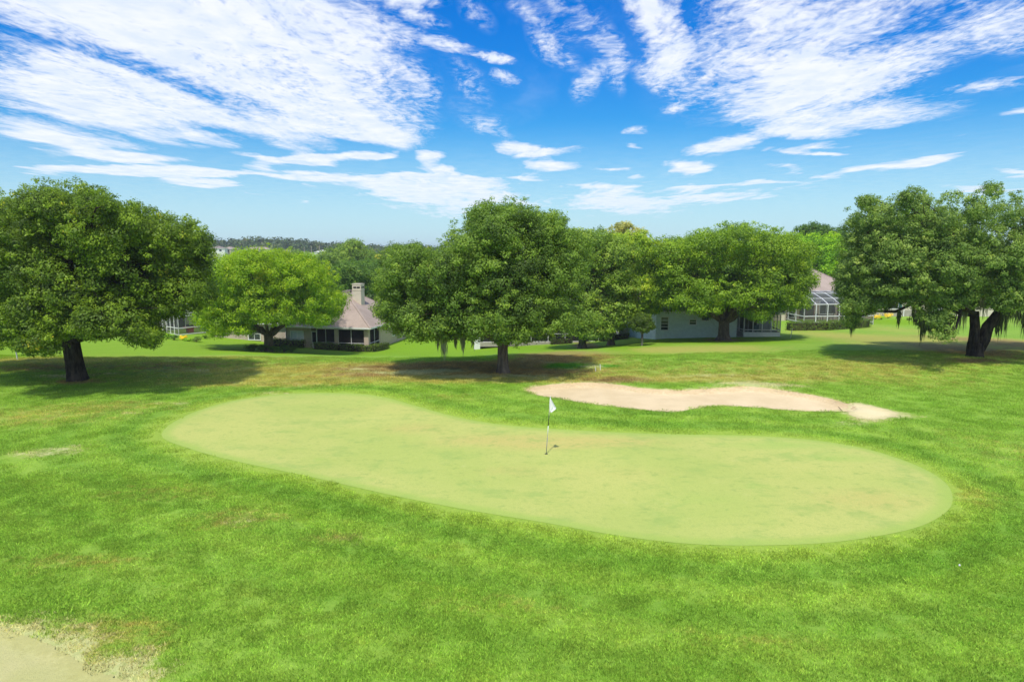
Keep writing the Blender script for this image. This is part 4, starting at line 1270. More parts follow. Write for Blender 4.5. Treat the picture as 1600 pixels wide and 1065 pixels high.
# ------------------------------------------------------------------ buildings
class House:
    """local frame: x to the right along the front, y towards the back, z up from the slab"""

    def __init__(s, name, label, cat, origin, z, ang, group=None):
        s.root = empty(name, (origin[0], origin[1], z), ang)
        tag(s.root, label, cat, group)

    def box(s, name, mat, *b, parent=None):
        return MB().box(*b).build(name, mat, parent or s.root)

    def window(s, x0, x1, z0, z1, y, kind='glass', cols=1, rows=2, face='front', frame=0.09, mat=None):
        """front: plane y=const seen from -y; side: plane x=const seen from +x (right) or -x (left); x0,x1 run along the wall"""
        def bx(mb, a0, a1, b0, b1, d0, d1):
            if face == 'front': mb.box(a0, a1, y - d1, y - d0, b0, b1)
            elif face == 'right': mb.box(y + d0, y + d1, a0, a1, b0, b1)
            else: mb.box(y - d1, y - d0, a0, a1, b0, b1)
        fr = MB()
        bx(fr, x0 - frame, x1 + frame, z1, z1 + frame, 0.0, 0.07)
        bx(fr, x0 - frame, x1 + frame, z0 - frame, z0, 0.0, 0.09)
        bx(fr, x0 - frame, x0, z0, z1, 0.0, 0.07)
        bx(fr, x1, x1 + frame, z0, z1, 0.0, 0.07)
        for i in range(1, cols):
            xm = x0 + (x1 - x0) * i / cols
            bx(fr, xm - 0.025, xm + 0.025, z0, z1, 0.0, 0.055)
        for i in range(1, rows):
            zm = z0 + (z1 - z0) * i / rows
            bx(fr, x0, x1, zm - 0.022, zm + 0.022, 0.0, 0.05)
        f = fr.build("window", mat or M['white'], s.root)
        pn = MB(); bx(pn, x0, x1, z0, z1, 0.004, 0.02)
        pn.build("pane", M['glass'] if kind == 'glass' else M['blind'], f)
        return f

    def wall(s, pts, z0, z1, mat, th=0.2, name="wall"):
        "pts: two points (x,y); a slab th thick behind the line as seen walking left to right from the front"
        (ax, ay), (bx_, by) = pts
        d = Vector((bx_ - ax, by - ay)).normalized(); n = Vector((-d.y, d.x)) * th
        q = [(ax, ay), (bx_, by), (bx_ + n.x, by + n.y), (ax + n.x, ay + n.y)]
        mb = MB(); mb.add([(x, y, z0) for x, y in q] + [(x, y, z1) for x, y in q], [(3, 2, 1, 0), (4, 5, 6, 7), (0, 1, 5, 4), (1, 2, 6, 5), (2, 3, 7, 6), (3, 0, 4, 7)])
        return mb.build(name, mat, s.root)

    def hip(s, x0, x1, y0, y1, ze, rise, mat, over=0.45, ridge=None, vent=True):
        x0 -= over; x1 += over; y0 -= over; y1 += over
        w_, d_ = x1 - x0, y1 - y0
        h = min(w_, d_) / 2
        if w_ >= d_: ra, rb = (x0 + h, (y0 + y1) / 2), (x1 - h, (y0 + y1) / 2)
        else: ra, rb = ((x0 + x1) / 2, y0 + h), ((x0 + x1) / 2, y1 - h)
        if abs(ra[0] - rb[0]) + abs(ra[1] - rb[1]) < 0.05: rb = (ra[0] + 0.05, ra[1] + 0.05)
        v = [(x0, y0, ze), (x1, y0, ze), (x1, y1, ze), (x0, y1, ze), (ra[0], ra[1], ze + rise), (rb[0], rb[1], ze + rise)]
        if w_ >= d_: f = [(0, 1, 5, 4), (1, 2, 5), (2, 3, 4, 5), (3, 0, 4), (3, 2, 1, 0)]
        else: f = [(0, 1, 4), (1, 2, 5, 4), (2, 3, 5), (3, 0, 4, 5), (3, 2, 1, 0)]
        rf = MB().add(v, f).build("roof", mat, s.root)
        fa = MB()
        t = 0.05
        fa.box(x0 - t, x1 + t, y0 - t, y0 - 0.003, ze - 0.14, ze + 0.03); fa.box(x0 - t, x1 + t, y1 + 0.003, y1 + t, ze - 0.14, ze + 0.03)
        fa.box(x0 - t, x0 - 0.003, y0, y1, ze - 0.14, ze + 0.03); fa.box(x1 + 0.003, x1 + t, y0, y1, ze - 0.14, ze + 0.03)
        fa.build("fascia", M['white'], rf)
        cap = MB()
        for a, b in ((0, 4), (3, 4), (1, 5), (2, 5), (4, 5)) if w_ >= d_ else ((0, 4), (1, 4), (2, 5), (3, 5), (4, 5)):
            cap.beam(Vector(v[a]) + Vector((0, 0, .01)), Vector(v[b]) + Vector((0, 0, .01)), 0.22, 0.06)
        cap.build("ridge_cap", mat, rf)
        if vent:
            cx_, cy_ = ra if w_ >= d_ else ra
            m = MB(); m.box(cx_ - 0.1, cx_ + 0.9, cy_ - 0.42, cy_ - 0.02, ze + rise - 0.22, ze + rise + 0.05)
            m.build("roof_vent", M['shingle_dark'], rf)
        return rf


def screen_wall(H_, pts, z0, z1, mull, rails, parent=None, mat_s='screen', fw=0.06, name="screen_panel", frame_mat='white'):
    """screened opening between two local (x,y) points: frame of posts and rails, one screen panel for each bay"""
    (ax, ay), (bx_, by) = pts
    a = Vector((ax, ay, 0)); b = Vector((bx_, by, 0)); d = (b - a)
    fr = MB()
    for i in range(mull + 1):
        p = a + d * i / mull
        fr.beam(p + Vector((0, 0, z0)), p + Vector((0, 0, z1)), fw, fw, up=(d.x, d.y, 0))
    for z in rails:
        fr.beam(a + Vector((0, 0, z)), b + Vector((0, 0, z)), fw, fw)
    f = fr.build("screen_frame", M[frame_mat], H_.root)
    for i in range(mull):
        p = a + d * i / mull; q = a + d * (i + 1) / mull
        MB().add([(p.x, p.y, z0), (q.x, q.y, z0), (q.x, q.y, z1), (p.x, p.y, z1)], [(0, 1, 2, 3)]).build("screen", M[mat_s], f)
    return f


# H1: beige house with screened porch and chimney
o1 = P(576.3, 546, 76.0)
h1 = House("house", "beige stucco house with taupe hip roof, tall chimney and dark screened porch", "house", (o1[0], o1[1]), -3.95, R(-12))
zt = 2.65
DH = 12.0
h1.wall([(0, 3.2), (0, DH)], -1.0, zt, M['beige'], 0.2)                                      # right side wall beyond the porch
h1.wall([(-0.2, DH), (-22, DH)], -0.6, zt, M['beige'], 0.2)
h1.wall([(-7.3, 3.4), (-0.2, 3.4)], -0.6, zt, M['darkwall'], 0.15)                            # back wall of the porch
h1.wall([(-10.2, 0), (-7.3, 0)], -0.6, zt, M['beige'], 0.2)
h1.wall([(-7.1, 0.2), (-7.1, 3.4)], -0.4, zt, M['beige'], 0.15)
h1.wall([(-10.2, 2.4), (-10.2, 0)], -0.6, zt, M['beige'], 0.2)
h1.wall([(-21, 2.4), (-10.4, 2.4)], -0.6, zt, M['beige'], 0.2)
h1.wall([(-21.2, DH), (-21.2, 2.4)], -0.6, zt, M['beige'], 0.2)
for (a, b, c, d) in ((-0.55, 0, 0, 0.45), (-4.15, -3.7, 0, 0.4), (-7.3, -7.0, 0.0, 0.2)):
    h1.box("porch_pillar", M['beige'], a, b, c, d, -0.5, zt)
h1.box("porch_beam", M['beige'], -7.3, 0, 0.0, 0.35, zt - 0.22, zt)
h1.box("porch_beam", M['beige'], -0.35, 0, 0.45, 3.2, zt - 0.22, zt)
h1.box("porch_floor", M['concrete'], -7.3, 0, 0, 3.4, -0.35, 0.0)
screen_wall(h1, [(-3.7, 0.1), (-0.55, 0.1)], 0.0, zt - 0.22, 2, [0.03, 0.85, zt - 0.25])
screen_wall(h1, [(-6.35, 0.1), (-4.15, 0.1)], 0.0, zt - 0.22, 2, [0.03, 0.85, zt - 0.25])
screen_wall(h1, [(-0.08, 0.45), (-0.08, 3.2)], 0.0, zt - 0.22, 2, [0.03, 0.85, zt - 0.25])
dr = MB()
for x in (-7.0, -6.42): dr.box(x, x + 0.07, 0.06, 0.12, 0, 2.1)
for z in (0.0, 0.75, 2.03): dr.box(-7.0, -6.35, 0.055, 0.125, z, z + 0.08)
drf = dr.build("door", M['white'], h1.root)
MB().box(-6.93, -6.42, 0.08, 0.09, 0.83, 2.03).build("screen", M['screen'], drf)
MB().box(-6.93, -6.42, 0.08, 0.10, 0.08, 0.75).build("kick_panel", M['white'], drf)
h1.box("doorstep", M['concrete'], -7.4, -5.9, -0.9, -0.02, -0.5, -0.18)
h1.window(-9.5, -8.0, 0.55, 2.05, 0.0, 'blind', 2, 2)
h1.window(-11.5, -10.75, 0.6, 2.0, 2.4, 'blind', 1, 2)
h1.window(-16.5, -15.0, 0.6, 2.0, 2.4, 'glass', 2, 2)
h1.window(7.0, 8.0, 0.9, 2.0, 0.0, 'glass', 1, 2, face='right')
h1.hip(-10.4, 0, 0, DH, zt + 0.02, 3.75, M['shingle'])
h1.hip(-21.2, -9.0, 2.4, DH, zt, 2.7, M['shingle'], vent=False)
ch = MB(); ch.box(-3.85, -2.75, 4.4, 5.4, 3.0, 7.25)
chm = ch.build("chimney", M['cream'], h1.root)
cc = MB(); cc.box(-3.89, -2.71, 4.36, 5.44, 7.25, 7.33); cc.box(-3.89, -2.71, 4.36, 5.44, 6.55, 6.60); cc.build("chimney_cap", M['cream'], chm)
vv_ = MB()
for x in (-3.7, -3.25): vv_.box(x, x + 0.38, 4.37, 4.398, 6.8, 6.98)
for y in (4.55, 4.95): vv_.box(-2.748, -2.72, y, y + 0.3, 6.8, 6.98)
vv_.build("flue_slot", M['black'], chm)


def lp(house, x, y):
    v = Matrix.Rotation(house.root.rotation_euler.z, 2) @ Vector((x, y))
    return np.array([house.root.location.x + v.x, house.root.location.y + v.y])


hedge("hedge", "clipped dark hedge wrapping the right corner of the beige screened porch", "hedge", [lp(h1, -6.0, -0.95), lp(h1, 0.75, -0.95), lp(h1, 1.0, 2.6)], 0.8, 0.72, M['hedge'], seed=301)
hedge("hedge", "short clipped hedge under the white window of the beige house", "hedge", [lp(h1, -11.6, -0.6), lp(h1, -7.7, -0.75)], 0.7, 0.85, M['hedge'], seed=302)
RINGW = ['at far left of', 'front left of', 'just before and left of', 'just before and right of', 'front right of', 'at far right of', 'behind and left of', 'behind and right of']
for i, (dx_, dy_) in enumerate([(-2.0, 0.3), (-1.3, -0.9), (-0.3, -1.3), (0.8, -1.2), (1.7, -0.6), (2.1, 0.3), (-1.2, 1.0), (1.2, 1.0)]):
    shrub("shrub", "low dark green shrub %s the trunk of the yellow green tree" % RINGW[i], "shrub", 0, 0, 0.72, 0.75, M['deep'], at_=(b2[0] + dx_, b2[1] + dy_),
          group="low shrubs ringed round the yellow green tree", seed=310 + i, n=420, tone=0.45)

# H2: yellow walled house with rounded pool cage at left
o2 = P(279.5, 524.5, 82.0)
z2 = float(H0(o2[0], 82.0)) + 0.05
h2 = House("house", "pale yellow house with grey roof partly hidden behind the huge left oak", "house", (o2[0], o2[1]), z2, R(52))
h2.wall([(-14, 5.2), (11, 5.2)], -0.8, 2.7, M['cream'], 0.2)
h2.wall([(11, 5.4), (11, 13)], -0.8, 2.7, M['cream'], 0.2)
h2.wall([(-14, 13), (-14, 5.4)], -0.8, 2.7, M['cream'], 0.2)
h2.wall([(11, 13), (-14, 13)], -0.8, 2.7, M['cream'], 0.2)
h2.window(1.2, 3.4, 0.1, 2.1, 5.2, 'glass', 2, 1)
h2.window(5.0, 6.4, 0.6, 2.0, 5.2, 'glass', 2, 2)
h2.hip(-14, 11, 5.2, 13, 2.7, 2.6, M['shingle_dark'], vent=False)


class Sub:
    def __init__(s, root): s.root = root


def cage(label, house, x0, x1, y0, y1, ze, prof, bays_x, bays_y, mat_s='screen_light', kick=0.0, kick_mat='white', zlow=-0.3):
    "aluminium pool cage; prof: list of (y, z) roof profile from front to back"
    root = empty("pool_cage", house.root.location, house.root.rotation_euler.z)
    tag(root, label, "pool cage")
    S = Sub(root)
    # front
    if kick:
        kp = MB(); kp.box(x0, x1, y0 - 0.03, y0 + 0.03, zlow, kick); kp.box(x0 - 0.03, x0 + 0.03, y0, y1, zlow, kick); kp.box(x1 - 0.03, x1 + 0.03, y0, y1, zlow, kick)
        kp.build("kick_panel", M[kick_mat], root)
    screen_wall(S, [(x0, y0), (x1, y0)], kick or zlow, ze, bays_x, [kick or 0.0, 0.8, ze], mat_s=mat_s, fw=0.09)
    screen_wall(S, [(x0, y0), (x0, y1)], kick or zlow, ze, bays_y, [kick or 0.0, 0.8, ze], mat_s=mat_s, fw=0.09)
    screen_wall(S, [(x1, y0), (x1, y1)], kick or zlow, ze, bays_y, [kick or 0.0, 0.8, ze], mat_s=mat_s, fw=0.09)
    rb = MB()
    for i in range(bays_x + 1):
        x = x0 + (x1 - x0) * i / bays_x
        for (ya, za), (yb, zb) in zip(prof[:-1], prof[1:]):
            rb.beam((x, ya, za), (x, yb, zb), 0.08, 0.08)
    for (y, z) in prof[1:]:
        rb.beam((x0, y, z), (x1, y, z), 0.08, 0.08)
    rf = rb.build("roof_frame", M['white'], root)
    for (ya, za), (yb, zb) in zip(prof[:-1], prof[1:]):
        MB().add([(x0, ya, za), (x1, ya, za), (x1, yb, zb), (x0, yb, zb)], [(0, 1, 2, 3)]).build("roof_screen", M['screen_roof'], rf)
    for x in (x0, x1):
        vs = [(x, y, z) for y, z in prof] + [(x, prof[-1][0], ze), (x, prof[0][0], ze)]
        if abs(prof[0][1] - ze) < 1e-4: vs = [(x, y, z) for y, z in prof] + [(x, prof[-1][0], ze)]
        MB().add(vs, [tuple(range(len(vs)))]).build("end_screen", M[mat_s], rf)
    return root


cage("white framed pool cage with rounded eaves between the huge oak and yellow green tree", h2, 0, 7.0, 0, 5.0, 2.2,
     [(0, 2.2), (0.18, 2.55), (0.5, 2.85), (1.0, 3.05), (2.2, 3.2), (5.0, 3.25)], 2, 5, 'screen_light')
g_ = empty("gas_grill", tuple(lp(h2, 2.0, 1.2)) + (z2,), R(50)); tag(g_, "red covered grill standing inside the left pool cage", "grill")
MB().box(-.7, .7, -.3, .3, 0.55, 0.75).build("side_shelf", M['red'], g_)
MB().box(-.35, .35, -.28, .28, 0.05, 0.549).build("cabinet", M['red'], g_)
MB().tube([(-.36, 0, .82), (.36, 0, .82)], 0.26, 12).build("hood", M['black'], g_)
for i, (px, py, rd, hh, mt) in enumerate([(262, 529, 0.8, 0.8, 'bright'), (272, 531, 0.6, 0.7, 'deep'), (286, 531, 0.5, 0.6, 'yellow'), (295, 533, 0.6, 0.55, 'bright'), (307, 534, 0.7, 0.7, 'hedge'), (321, 529, 0.7, 0.6, 'mid'), (252, 527, 0.8, 0.9, 'mid')]):
    lab = ["bright green shrub at the left corner of the rounded pool cage", "deep green shrub below the rounded pool cage corner post", "small yellow flowering shrub in the bed before the rounded pool cage",
           "light green mound beside the yellow flowering shrub", "dark clipped ball shrub at the right of the pool cage bed", "mid green shrub at the far right end of the pool cage bed", "green shrub farthest left in the pool cage bed"][i]
    shrub("shrub", lab, "shrub", px, py, rd, hh, M[mt], seed=330 + i, n=300)

# H3: dark screened porch house behind the middle oaks
o3 = P(967.5, 531, 74.5)
z3 = float(H0(o3[0] - 5, 74.5)) + 0.15
h3 = House("house", "house with deep dark screened porch and white corner post behind the middle oaks", "house", (o3[0], o3[1]), z3, R(3))
h3.wall([(-16, 0.0), (-15.3, 0.0)], -0.8, 2.5, M['white'], 0.2)
h3.wall([(-16, 3.4), (0, 3.4)], -0.8, 2.5, M['darkwall'], 0.15)
h3.wall([(0, 3.4), (0, 11)], -0.8, 2.5, M['cream'], 0.2)
h3.wall([(-16, 11), (-16, 0.2)], -0.8, 2.5, M['cream'], 0.2)
h3.wall([(0, 11), (-16, 11)], -0.8, 2.5, M['cream'], 0.2)
h3.box("porch_post", M['white'], -0.4, 0, 0, 0.3, -0.6, 2.5)
h3.box("porch_floor", M['concrete'], -15.3, 0, 0, 3.4, -0.5, -0.02)
h3.box("porch_beam", M['white'], -15.3, 0, 0.02, 0.25, 2.32, 2.5)
screen_wall(h3, [(-15.3, 0.08), (-0.4, 0.08)], -0.02, 2.32, 8, [0.0, 0.85, 2.28])
h3.hip(-16, 0, 0, 11, 2.5, 2.6, M['shingle_dark'], vent=False)
hedge("hedge", "low dark hedge at the foot of the white corner post", "hedge", [lp(h3, -2.2, -0.7), lp(h3, 0.8, -0.7)], 0.7, 0.62, M['hedge'], seed=340, tone=0.2)
hedge("hedge", "low dark hedge along the porch left of the drooping olive green oak", "hedge", [lp(h3, -7.6, -0.8), lp(h3, -5.4, -0.8)], 0.7, 0.55, M['hedge'], seed=341, tone=0.2)
for i, (px, lab) in enumerate([(894, "larger white garden urn left of the drooping oak trunk"), (913.5, "smaller white garden urn beside the drooping oak trunk")]):
    p_ = G(px, 534.5)
    u = empty("garden_urn", p_); tag(u, lab, "garden urn")
    k = (1.0, 0.75)[i]
    MB().tube([(0, 0, -0.05), (0, 0, .05 * k), (0, 0, .1 * k), (0, 0, .2 * k), (0, 0, .4 * k), (0, 0, .55 * k), (0, 0, .62 * k)], [.2 * k, .2 * k, .1 * k, .16 * k, .30 * k, .27 * k, .33 * k], 14).build("urn_body", M['white'], u, True)
    MB().tube([(0, 0, .6 * k), (0, 0, .632 * k)], .25 * k, 12).build("soil", M['bark_dark'], u)

# H4: blue grey house; footprint follows the two walls one sees
c4 = P(1025.5, 525, 70.0)
z4 = -1.55
h4 = House("house", "blue grey stucco house with small white windows behind the wide flat topped tree", "house", (c4[0], c4[1]), z4, R(-4))
zt4 = 2.72
h4.wall([(0, 0), (8.1, 0)], -1.2, zt4, M['blue'], 0.2)
LFT = (-3.2, 7.2)
h4.wall([LFT, (-0.06, 0.06)], -1.4, zt4, M['blue'], 0.2)
h4.wall([(8.1, 0.2), (8.1, 3.2)], -0.8, zt4, M['blue'], 0.2)
h4.wall([(8.1, 3.2), (12.6, 3.2)], -0.8, zt4, M['blue'], 0.2)
h4.wall([(12.6, 3.4), (12.6, 12)], -0.8, zt4, M['blue'], 0.2)
h4.wall([(12.6, 12), (-3.2, 12)], -0.8, zt4, M['blue'], 0.2)
h4.wall([(-3.2, 12), (-3.2, 7.2)], -0.8, zt4, M['blue'], 0.2)
h4.window(0.45, 1.15, 0.75, 2.05, 0.0, 'glass', 1, 4)
h4.window(3.35, 3.98, 1.35, 1.8, 0.0, 'glass', 1, 2)
h4.window(4.6, 5.25, 1.78, 2.1, 0.0, 'glass', 1, 1)
h4.window(6.5, 7.1, 1.0, 1.5, 0.0, 'glass', 1, 2)
h4.window(9.2, 11.0, 0.1, 2.05, 3.2, 'glass', 2, 1)
h4.window(11.3, 12.3, 0.1, 2.05, 3.2, 'blind', 2, 1)
dq = Vector((-LFT[0], -LFT[1])).normalized()
wl = MB()
nq = Vector((-abs(dq.y), -abs(dq.x) * 0.44))
def onleft(t): return (LFT[0] * t, LFT[1] * t)
ds_ = MB(); q = onleft(0.80); ds_.box(q[0] - 0.16, q[0] - 0.06, q[1] - 0.1, q[1], -0.9, zt4); ds_.build("downspout", M['white'], h4.root)
q = onleft(0.10); a_ = Vector((q[0] - 0.06, q[1] - 0.03, 0)); dd_ = Vector((LFT[0], LFT[1], 0)).normalized() * 0.7
wm = MB(); wm.beam(a_ + Vector((0, 0, 0.9)), a_ + Vector((0, 0, 1.75)), 0.09); wm.beam(a_ + dd_ + Vector((0, 0, 0.9)), a_ + dd_ + Vector((0, 0, 1.75)), 0.09)
wm.beam(a_ + Vector((0, 0, 0.9)), a_ + dd_ + Vector((0, 0, 0.9)), 0.09); wm.beam(a_ + Vector((0, 0, 1.75)), a_ + dd_ + Vector((0, 0, 1.75)), 0.09)
wf = wm.build("window", M['white'], h4.root)
MB().add([tuple(a_ + Vector((-.01, 0, .9))), tuple(a_ + dd_ + Vector((-.01, 0, .9))), tuple(a_ + dd_ + Vector((-.01, 0, 1.75))), tuple(a_ + Vector((-.01, 0, 1.75)))], [(0, 1, 2, 3)]).build("pane", M['glass'], wf)
h4.hip(-3.2, 12.6, 3.2, 12, zt4, 2.9, M['shingle_dark'], vent=False)
v_ = [(-0.6, -0.45, zt4), (8.5, -0.45, zt4), (8.5, 4.2, zt4 + 1.5), (-3.9, 4.2, zt4 + 1.5), (-3.9, 7.4, zt4)]
rf4 = MB().add(v_, [(0, 1, 2, 3), (0, 3, 4)]).build("roof", M['shingle_dark'], h4.root)
fs4 = MB(); fs4.beam((-0.62, -0.48, zt4 - 0.06), (8.55, -0.48, zt4 - 0.06), 0.06, 0.17); fs4.beam((-0.62, -0.48, zt4 - 0.06), (-3.92, 7.4, zt4 - 0.06), 0.06, 0.17); fs4.build("fascia", M['white'], rf4)

o4 = P(1162, 521.5, 69.4)
c4h = Sub(empty("pool_cage", (o4[0], o4[1], Hs(o4[0], o4[1]) + 0.02), R(-4)))
tag(c4h.root, "small gabled white screen enclosure with white kick panel beside the blue grey house", "screen enclosure")
kp = MB(); kp.box(0, 3.62, -0.03, 0.03, -0.3, 0.42); kp.box(-0.03, 0.03, 0.04, 3.2, -0.3, 0.42); kp.box(3.59, 3.65, 0.04, 3.2, -0.3, 0.42); kp.build("kick_panel", M['white'], c4h.root)
ze4 = 2.3
screen_wall(c4h, [(0, 0), (3.62, 0)], 0.42, ze4, 4, [0.45, 0.72, ze4], mat_s='screen_light', fw=0.075)
screen_wall(c4h, [(0, 0), (-0.55, 3.2)], 0.42, ze4, 3, [0.45, 0.72, ze4], mat_s='screen_light', fw=0.075)
screen_wall(c4h, [(3.62, 0), (3.62, 3.2)], 0.42, ze4, 3, [0.45, 0.72, ze4], mat_s='screen_light', fw=0.075)
gf = MB()
pk = (2.35, 3.05)
for y in (0, 3.2):
    gf.beam((0, y, ze4), (pk[0], y, pk[1]), 0.07); gf.beam((pk[0], y, pk[1]), (3.62, y, ze4), 0.07)
for x, z in ((0, ze4), (1.2, ze4 + .38), pk, (3.62, ze4)): gf.beam((x, 0, z), (x, 3.2, z), 0.07)
gf.beam((pk[0], 0, ze4), (pk[0], 0, pk[1]), 0.07)
gfo = gf.build("roof_frame", M['white'], c4h.root)
MB().add([(0, 0, ze4), (0, 3.2, ze4), (pk[0], 3.2, pk[1]), (pk[0], 0, pk[1]), (3.62, 0, ze4), (3.62, 3.2, ze4)], [(0, 1, 2, 3), (3, 2, 5, 4)]).build("roof_screen", M['screen_roof'], gfo)
MB().add([(0, 0, ze4), (pk[0], 0, pk[1]), (3.62, 0, ze4)], [(0, 2, 1)]).build("gable_screen", M['screen_light'], gfo)
MB().box(-0.6, 3.9, 0.1, 3.1, -0.25, 0.03).build("slab", M['concrete'], c4h.root)
pt_ = empty("patio_chair", tuple((Matrix.Translation(c4h.root.location) @ Matrix.Rotation(R(-4), 4, 'Z') @ Vector((1.9, 1.6, 0.03)))), R(20)); tag(pt_, "teal patio chair inside the small gabled screen enclosure", "patio chair")
MB().box(-.3, .3, -.3, .3, .38, .44).build("seat", M['teal'], pt_); MB().box(-.3, .3, .26, .32, .441, 1.0).build("backrest", M['teal'], pt_)
for sx in (-.27, .27):
    for sy in (-.27, .27): MB().box(sx - .02, sx + .02, sy - .02, sy + .02, 0, .379).build("leg", M['white'], pt_)

# H5: tan house with the large white cage
o5 = P(1235, 512, 90.5)
z5 = float(H0(o5[0] + 3, 90.5)) + 0.25
h5 = House("house", "tan house with brown hip roof rising behind the large white pool cage", "house", (o5[0], o5[1]), z5, R(6))
zt5 = 3.35
h5.wall([(0.3, 4.0), (14, 4.0)], -0.8, zt5, M['beige'], 0.2)
h5.wall([(-3.4, 1.8), (0.3, 1.8)], -0.8, zt5, M['cream'], 0.2)
h5.wall([(0.3, 1.8), (0.3, 4.0)], -0.8, zt5, M['cream'], 0.2)
h5.wall([(-3.4, 13), (-3.4, 2.0)], -0.8, zt5, M['cream'], 0.2)
h5.wall([(14, 4.2), (14, 13)], -0.8, zt5, M['beige'], 0.2)
h5.wall([(14, 13), (-3.4, 13)], -0.8, zt5, M['beige'], 0.2)
h5.window(-2.6, 0.0, 0.9, 2.2, 1.8, 'glass', 3, 1, mat=M['greymetal'])
h5.window(1.7, 2.6, 0.1, 2.3, 4.0, 'glass', 1, 3)
h5.window(3.4, 5.4, 0.05, 2.3, 4.0, 'glass', 2, 1, mat=M['maroon'])
h5.window(6.3, 8.2, 0.5, 2.3, 4.0, 'glass', 2, 1)
h5.window(9.0, 10.2, 0.1, 2.4, 4.0, 'glass', 2, 1, mat=M['maroon'])
h5.window(11.3, 12.8, 0.3, 2.3, 4.0, 'glass', 2, 1, mat=M['maroon'])
h5.hip(-2.0, 12.5, 4.0, 14, zt5 + 0.02, 3.3, M['shingle'])
h5.hip(-6.4, 1.2, 1.8, 13, zt5, 2.6, M['shingle'], vent=False)
cage("large white framed pool cage with sloping roof bars in front of the tan house", h5, 0.6, 10.2, -2.2, 3.9, 2.35,
     [(-2.2, 2.35), (-0.6, 3.0), (1.6, 3.6), (3.9, 3.7)], 6, 3, 'screen_light', zlow=-0.35)
um = empty("patio_umbrella", tuple(lp(h5, 6.3, 0.6)) + (z5,)); tag(um, "closed dark umbrella standing inside the large white pool cage", "umbrella")
MB().tube([(0, 0, 0), (0, 0, 2.5)], 0.03, 8).build("pole", M['white'], um)
MB().tube([(0, 0, 0.9), (0, 0, 1.2), (0, 0, 2.0), (0, 0, 2.55)], [0.26, 0.24, 0.15, 0.04], 10).build("canopy", M['black'], um, True)
tb = empty("patio_table", tuple(lp(h5, 4.6, 0.2)) + (z5,)); tag(tb, "dark round patio table with chairs inside the large white pool cage", "table")
MB().tube([(0, 0, 0.70), (0, 0, 0.74)], 0.6, 16).build("tabletop", M['black'], tb); MB().tube([(0, 0, 0.0), (0, 0, 0.70)], 0.05, 8).build("table_leg", M['black'], tb)
for i, (a, lab) in enumerate([(200, "left patio chair at the dark round table"), (330, "right patio chair at the dark round table")]):
    p_ = lp(h5, 4.6 + math.cos(R(a)) * 1.0, 0.2 + math.sin(R(a)) * 1.0)
    c_ = empty("patio_chair", (p_[0], p_[1], z5), R(a + 90)); tag(c_, lab, "patio chair", "chairs at the round patio table")
    MB().box(-.27, .27, -.27, .27, .40, .45).build("seat", M['black'], c_); MB().box(-.27, .27, -.29, -.24, .451, .98).build("backrest", M['black'], c_)
    for sx in (-.24, .24):
        for sy in (-.24, .24): MB().box(sx - .02, sx + .02, sy - .02, sy + .02, 0, .399).build("leg", M['black'], c_)
hedge("hedge", "long thick clipped hedge in front of the large white pool cage", "hedge", [G0(1233, 516), G0(1290, 515.5), G0(1352, 511)], 1.1, 0.95, M['hedge'], seed=350, tone=0.55)

# H6: beige house behind the right oak
o6 = P(1352, 495, 100.0)
z6 = float(H0(o6[0] + 6, 100.0)) + 0.2
h6 = House("house", "cream house with teal shuttered window seen under the branches of the right oak", "house", (o6[0], o6[1]), z6, R(-4))
h6.wall([(0, 0), (18, 0)], -1.0, 3.3, M['cream'], 0.2)
h6.wall([(0, 9), (0, 0.2)], -1.0, 3.3, M['cream'], 0.2); h6.wall([(18, 0.2), (18, 9)], -1.0, 3.3, M['cream'], 0.2); h6.wall([(18, 9), (0, 9)], -1.0, 3.3, M['cream'], 0.2)
h6.box("wainscot", M['concrete'], 1.6, 8.0, -0.06, -0.003, -0.6, 0.75)
h6.window(3.1, 4.5, 0.95, 2.6, 0.0, 'glass', 1, 2)
h6.box("shutter", M['teal'], 4.62, 5.05, -0.05, -0.003, 0.9, 2.7)
h6.box("downspout", M['white'], 5.3, 5.42, -0.12, -0.003, -0.4, 3.2)
h6.window(0.5, 1.4, 0.3, 2.4, 0.0, 'glass', 1, 3, mat=M['maroon'])
h6.window(9.0, 10.6, 0.9, 2.5, 0.0, 'glass', 2, 2)
h6.window(12.5, 14.1, 0.9, 2.5, 0.0, 'glass', 2, 2)
h6.hip(0, 18, 0, 9, 3.3, 2.6, M['shingle'], vent=False)
for i, (px, py, rd, hh, mt, lab) in enumerate([(1366, 499, 0.9, 0.9, 'yellow', "yellow flowering bush left of the other by the cream house"), (1388, 497, 0.8, 0.9, 'yellow', "yellow flowering bush right under the teal shuttered window"),
        (1377, 499, 0.7, 0.6, 'bright', "bright green bush between the two yellow flowering ones"), (1347, 503, 0.9, 0.8, 'hedge', "dark green bush past the right end of the long hedge"), (1418, 500, 0.6, 0.35, 'hedge', "small grey green clump alone at the cream house wall"), (1352, 496, 0.9, 1.7, 'oak3', "tall green bush at the left corner of the cream house")]):
    shrub("shrub", lab, "shrub", px, py, rd, hh, M[mt], seed=360 + i, n=300, tone=0.6)

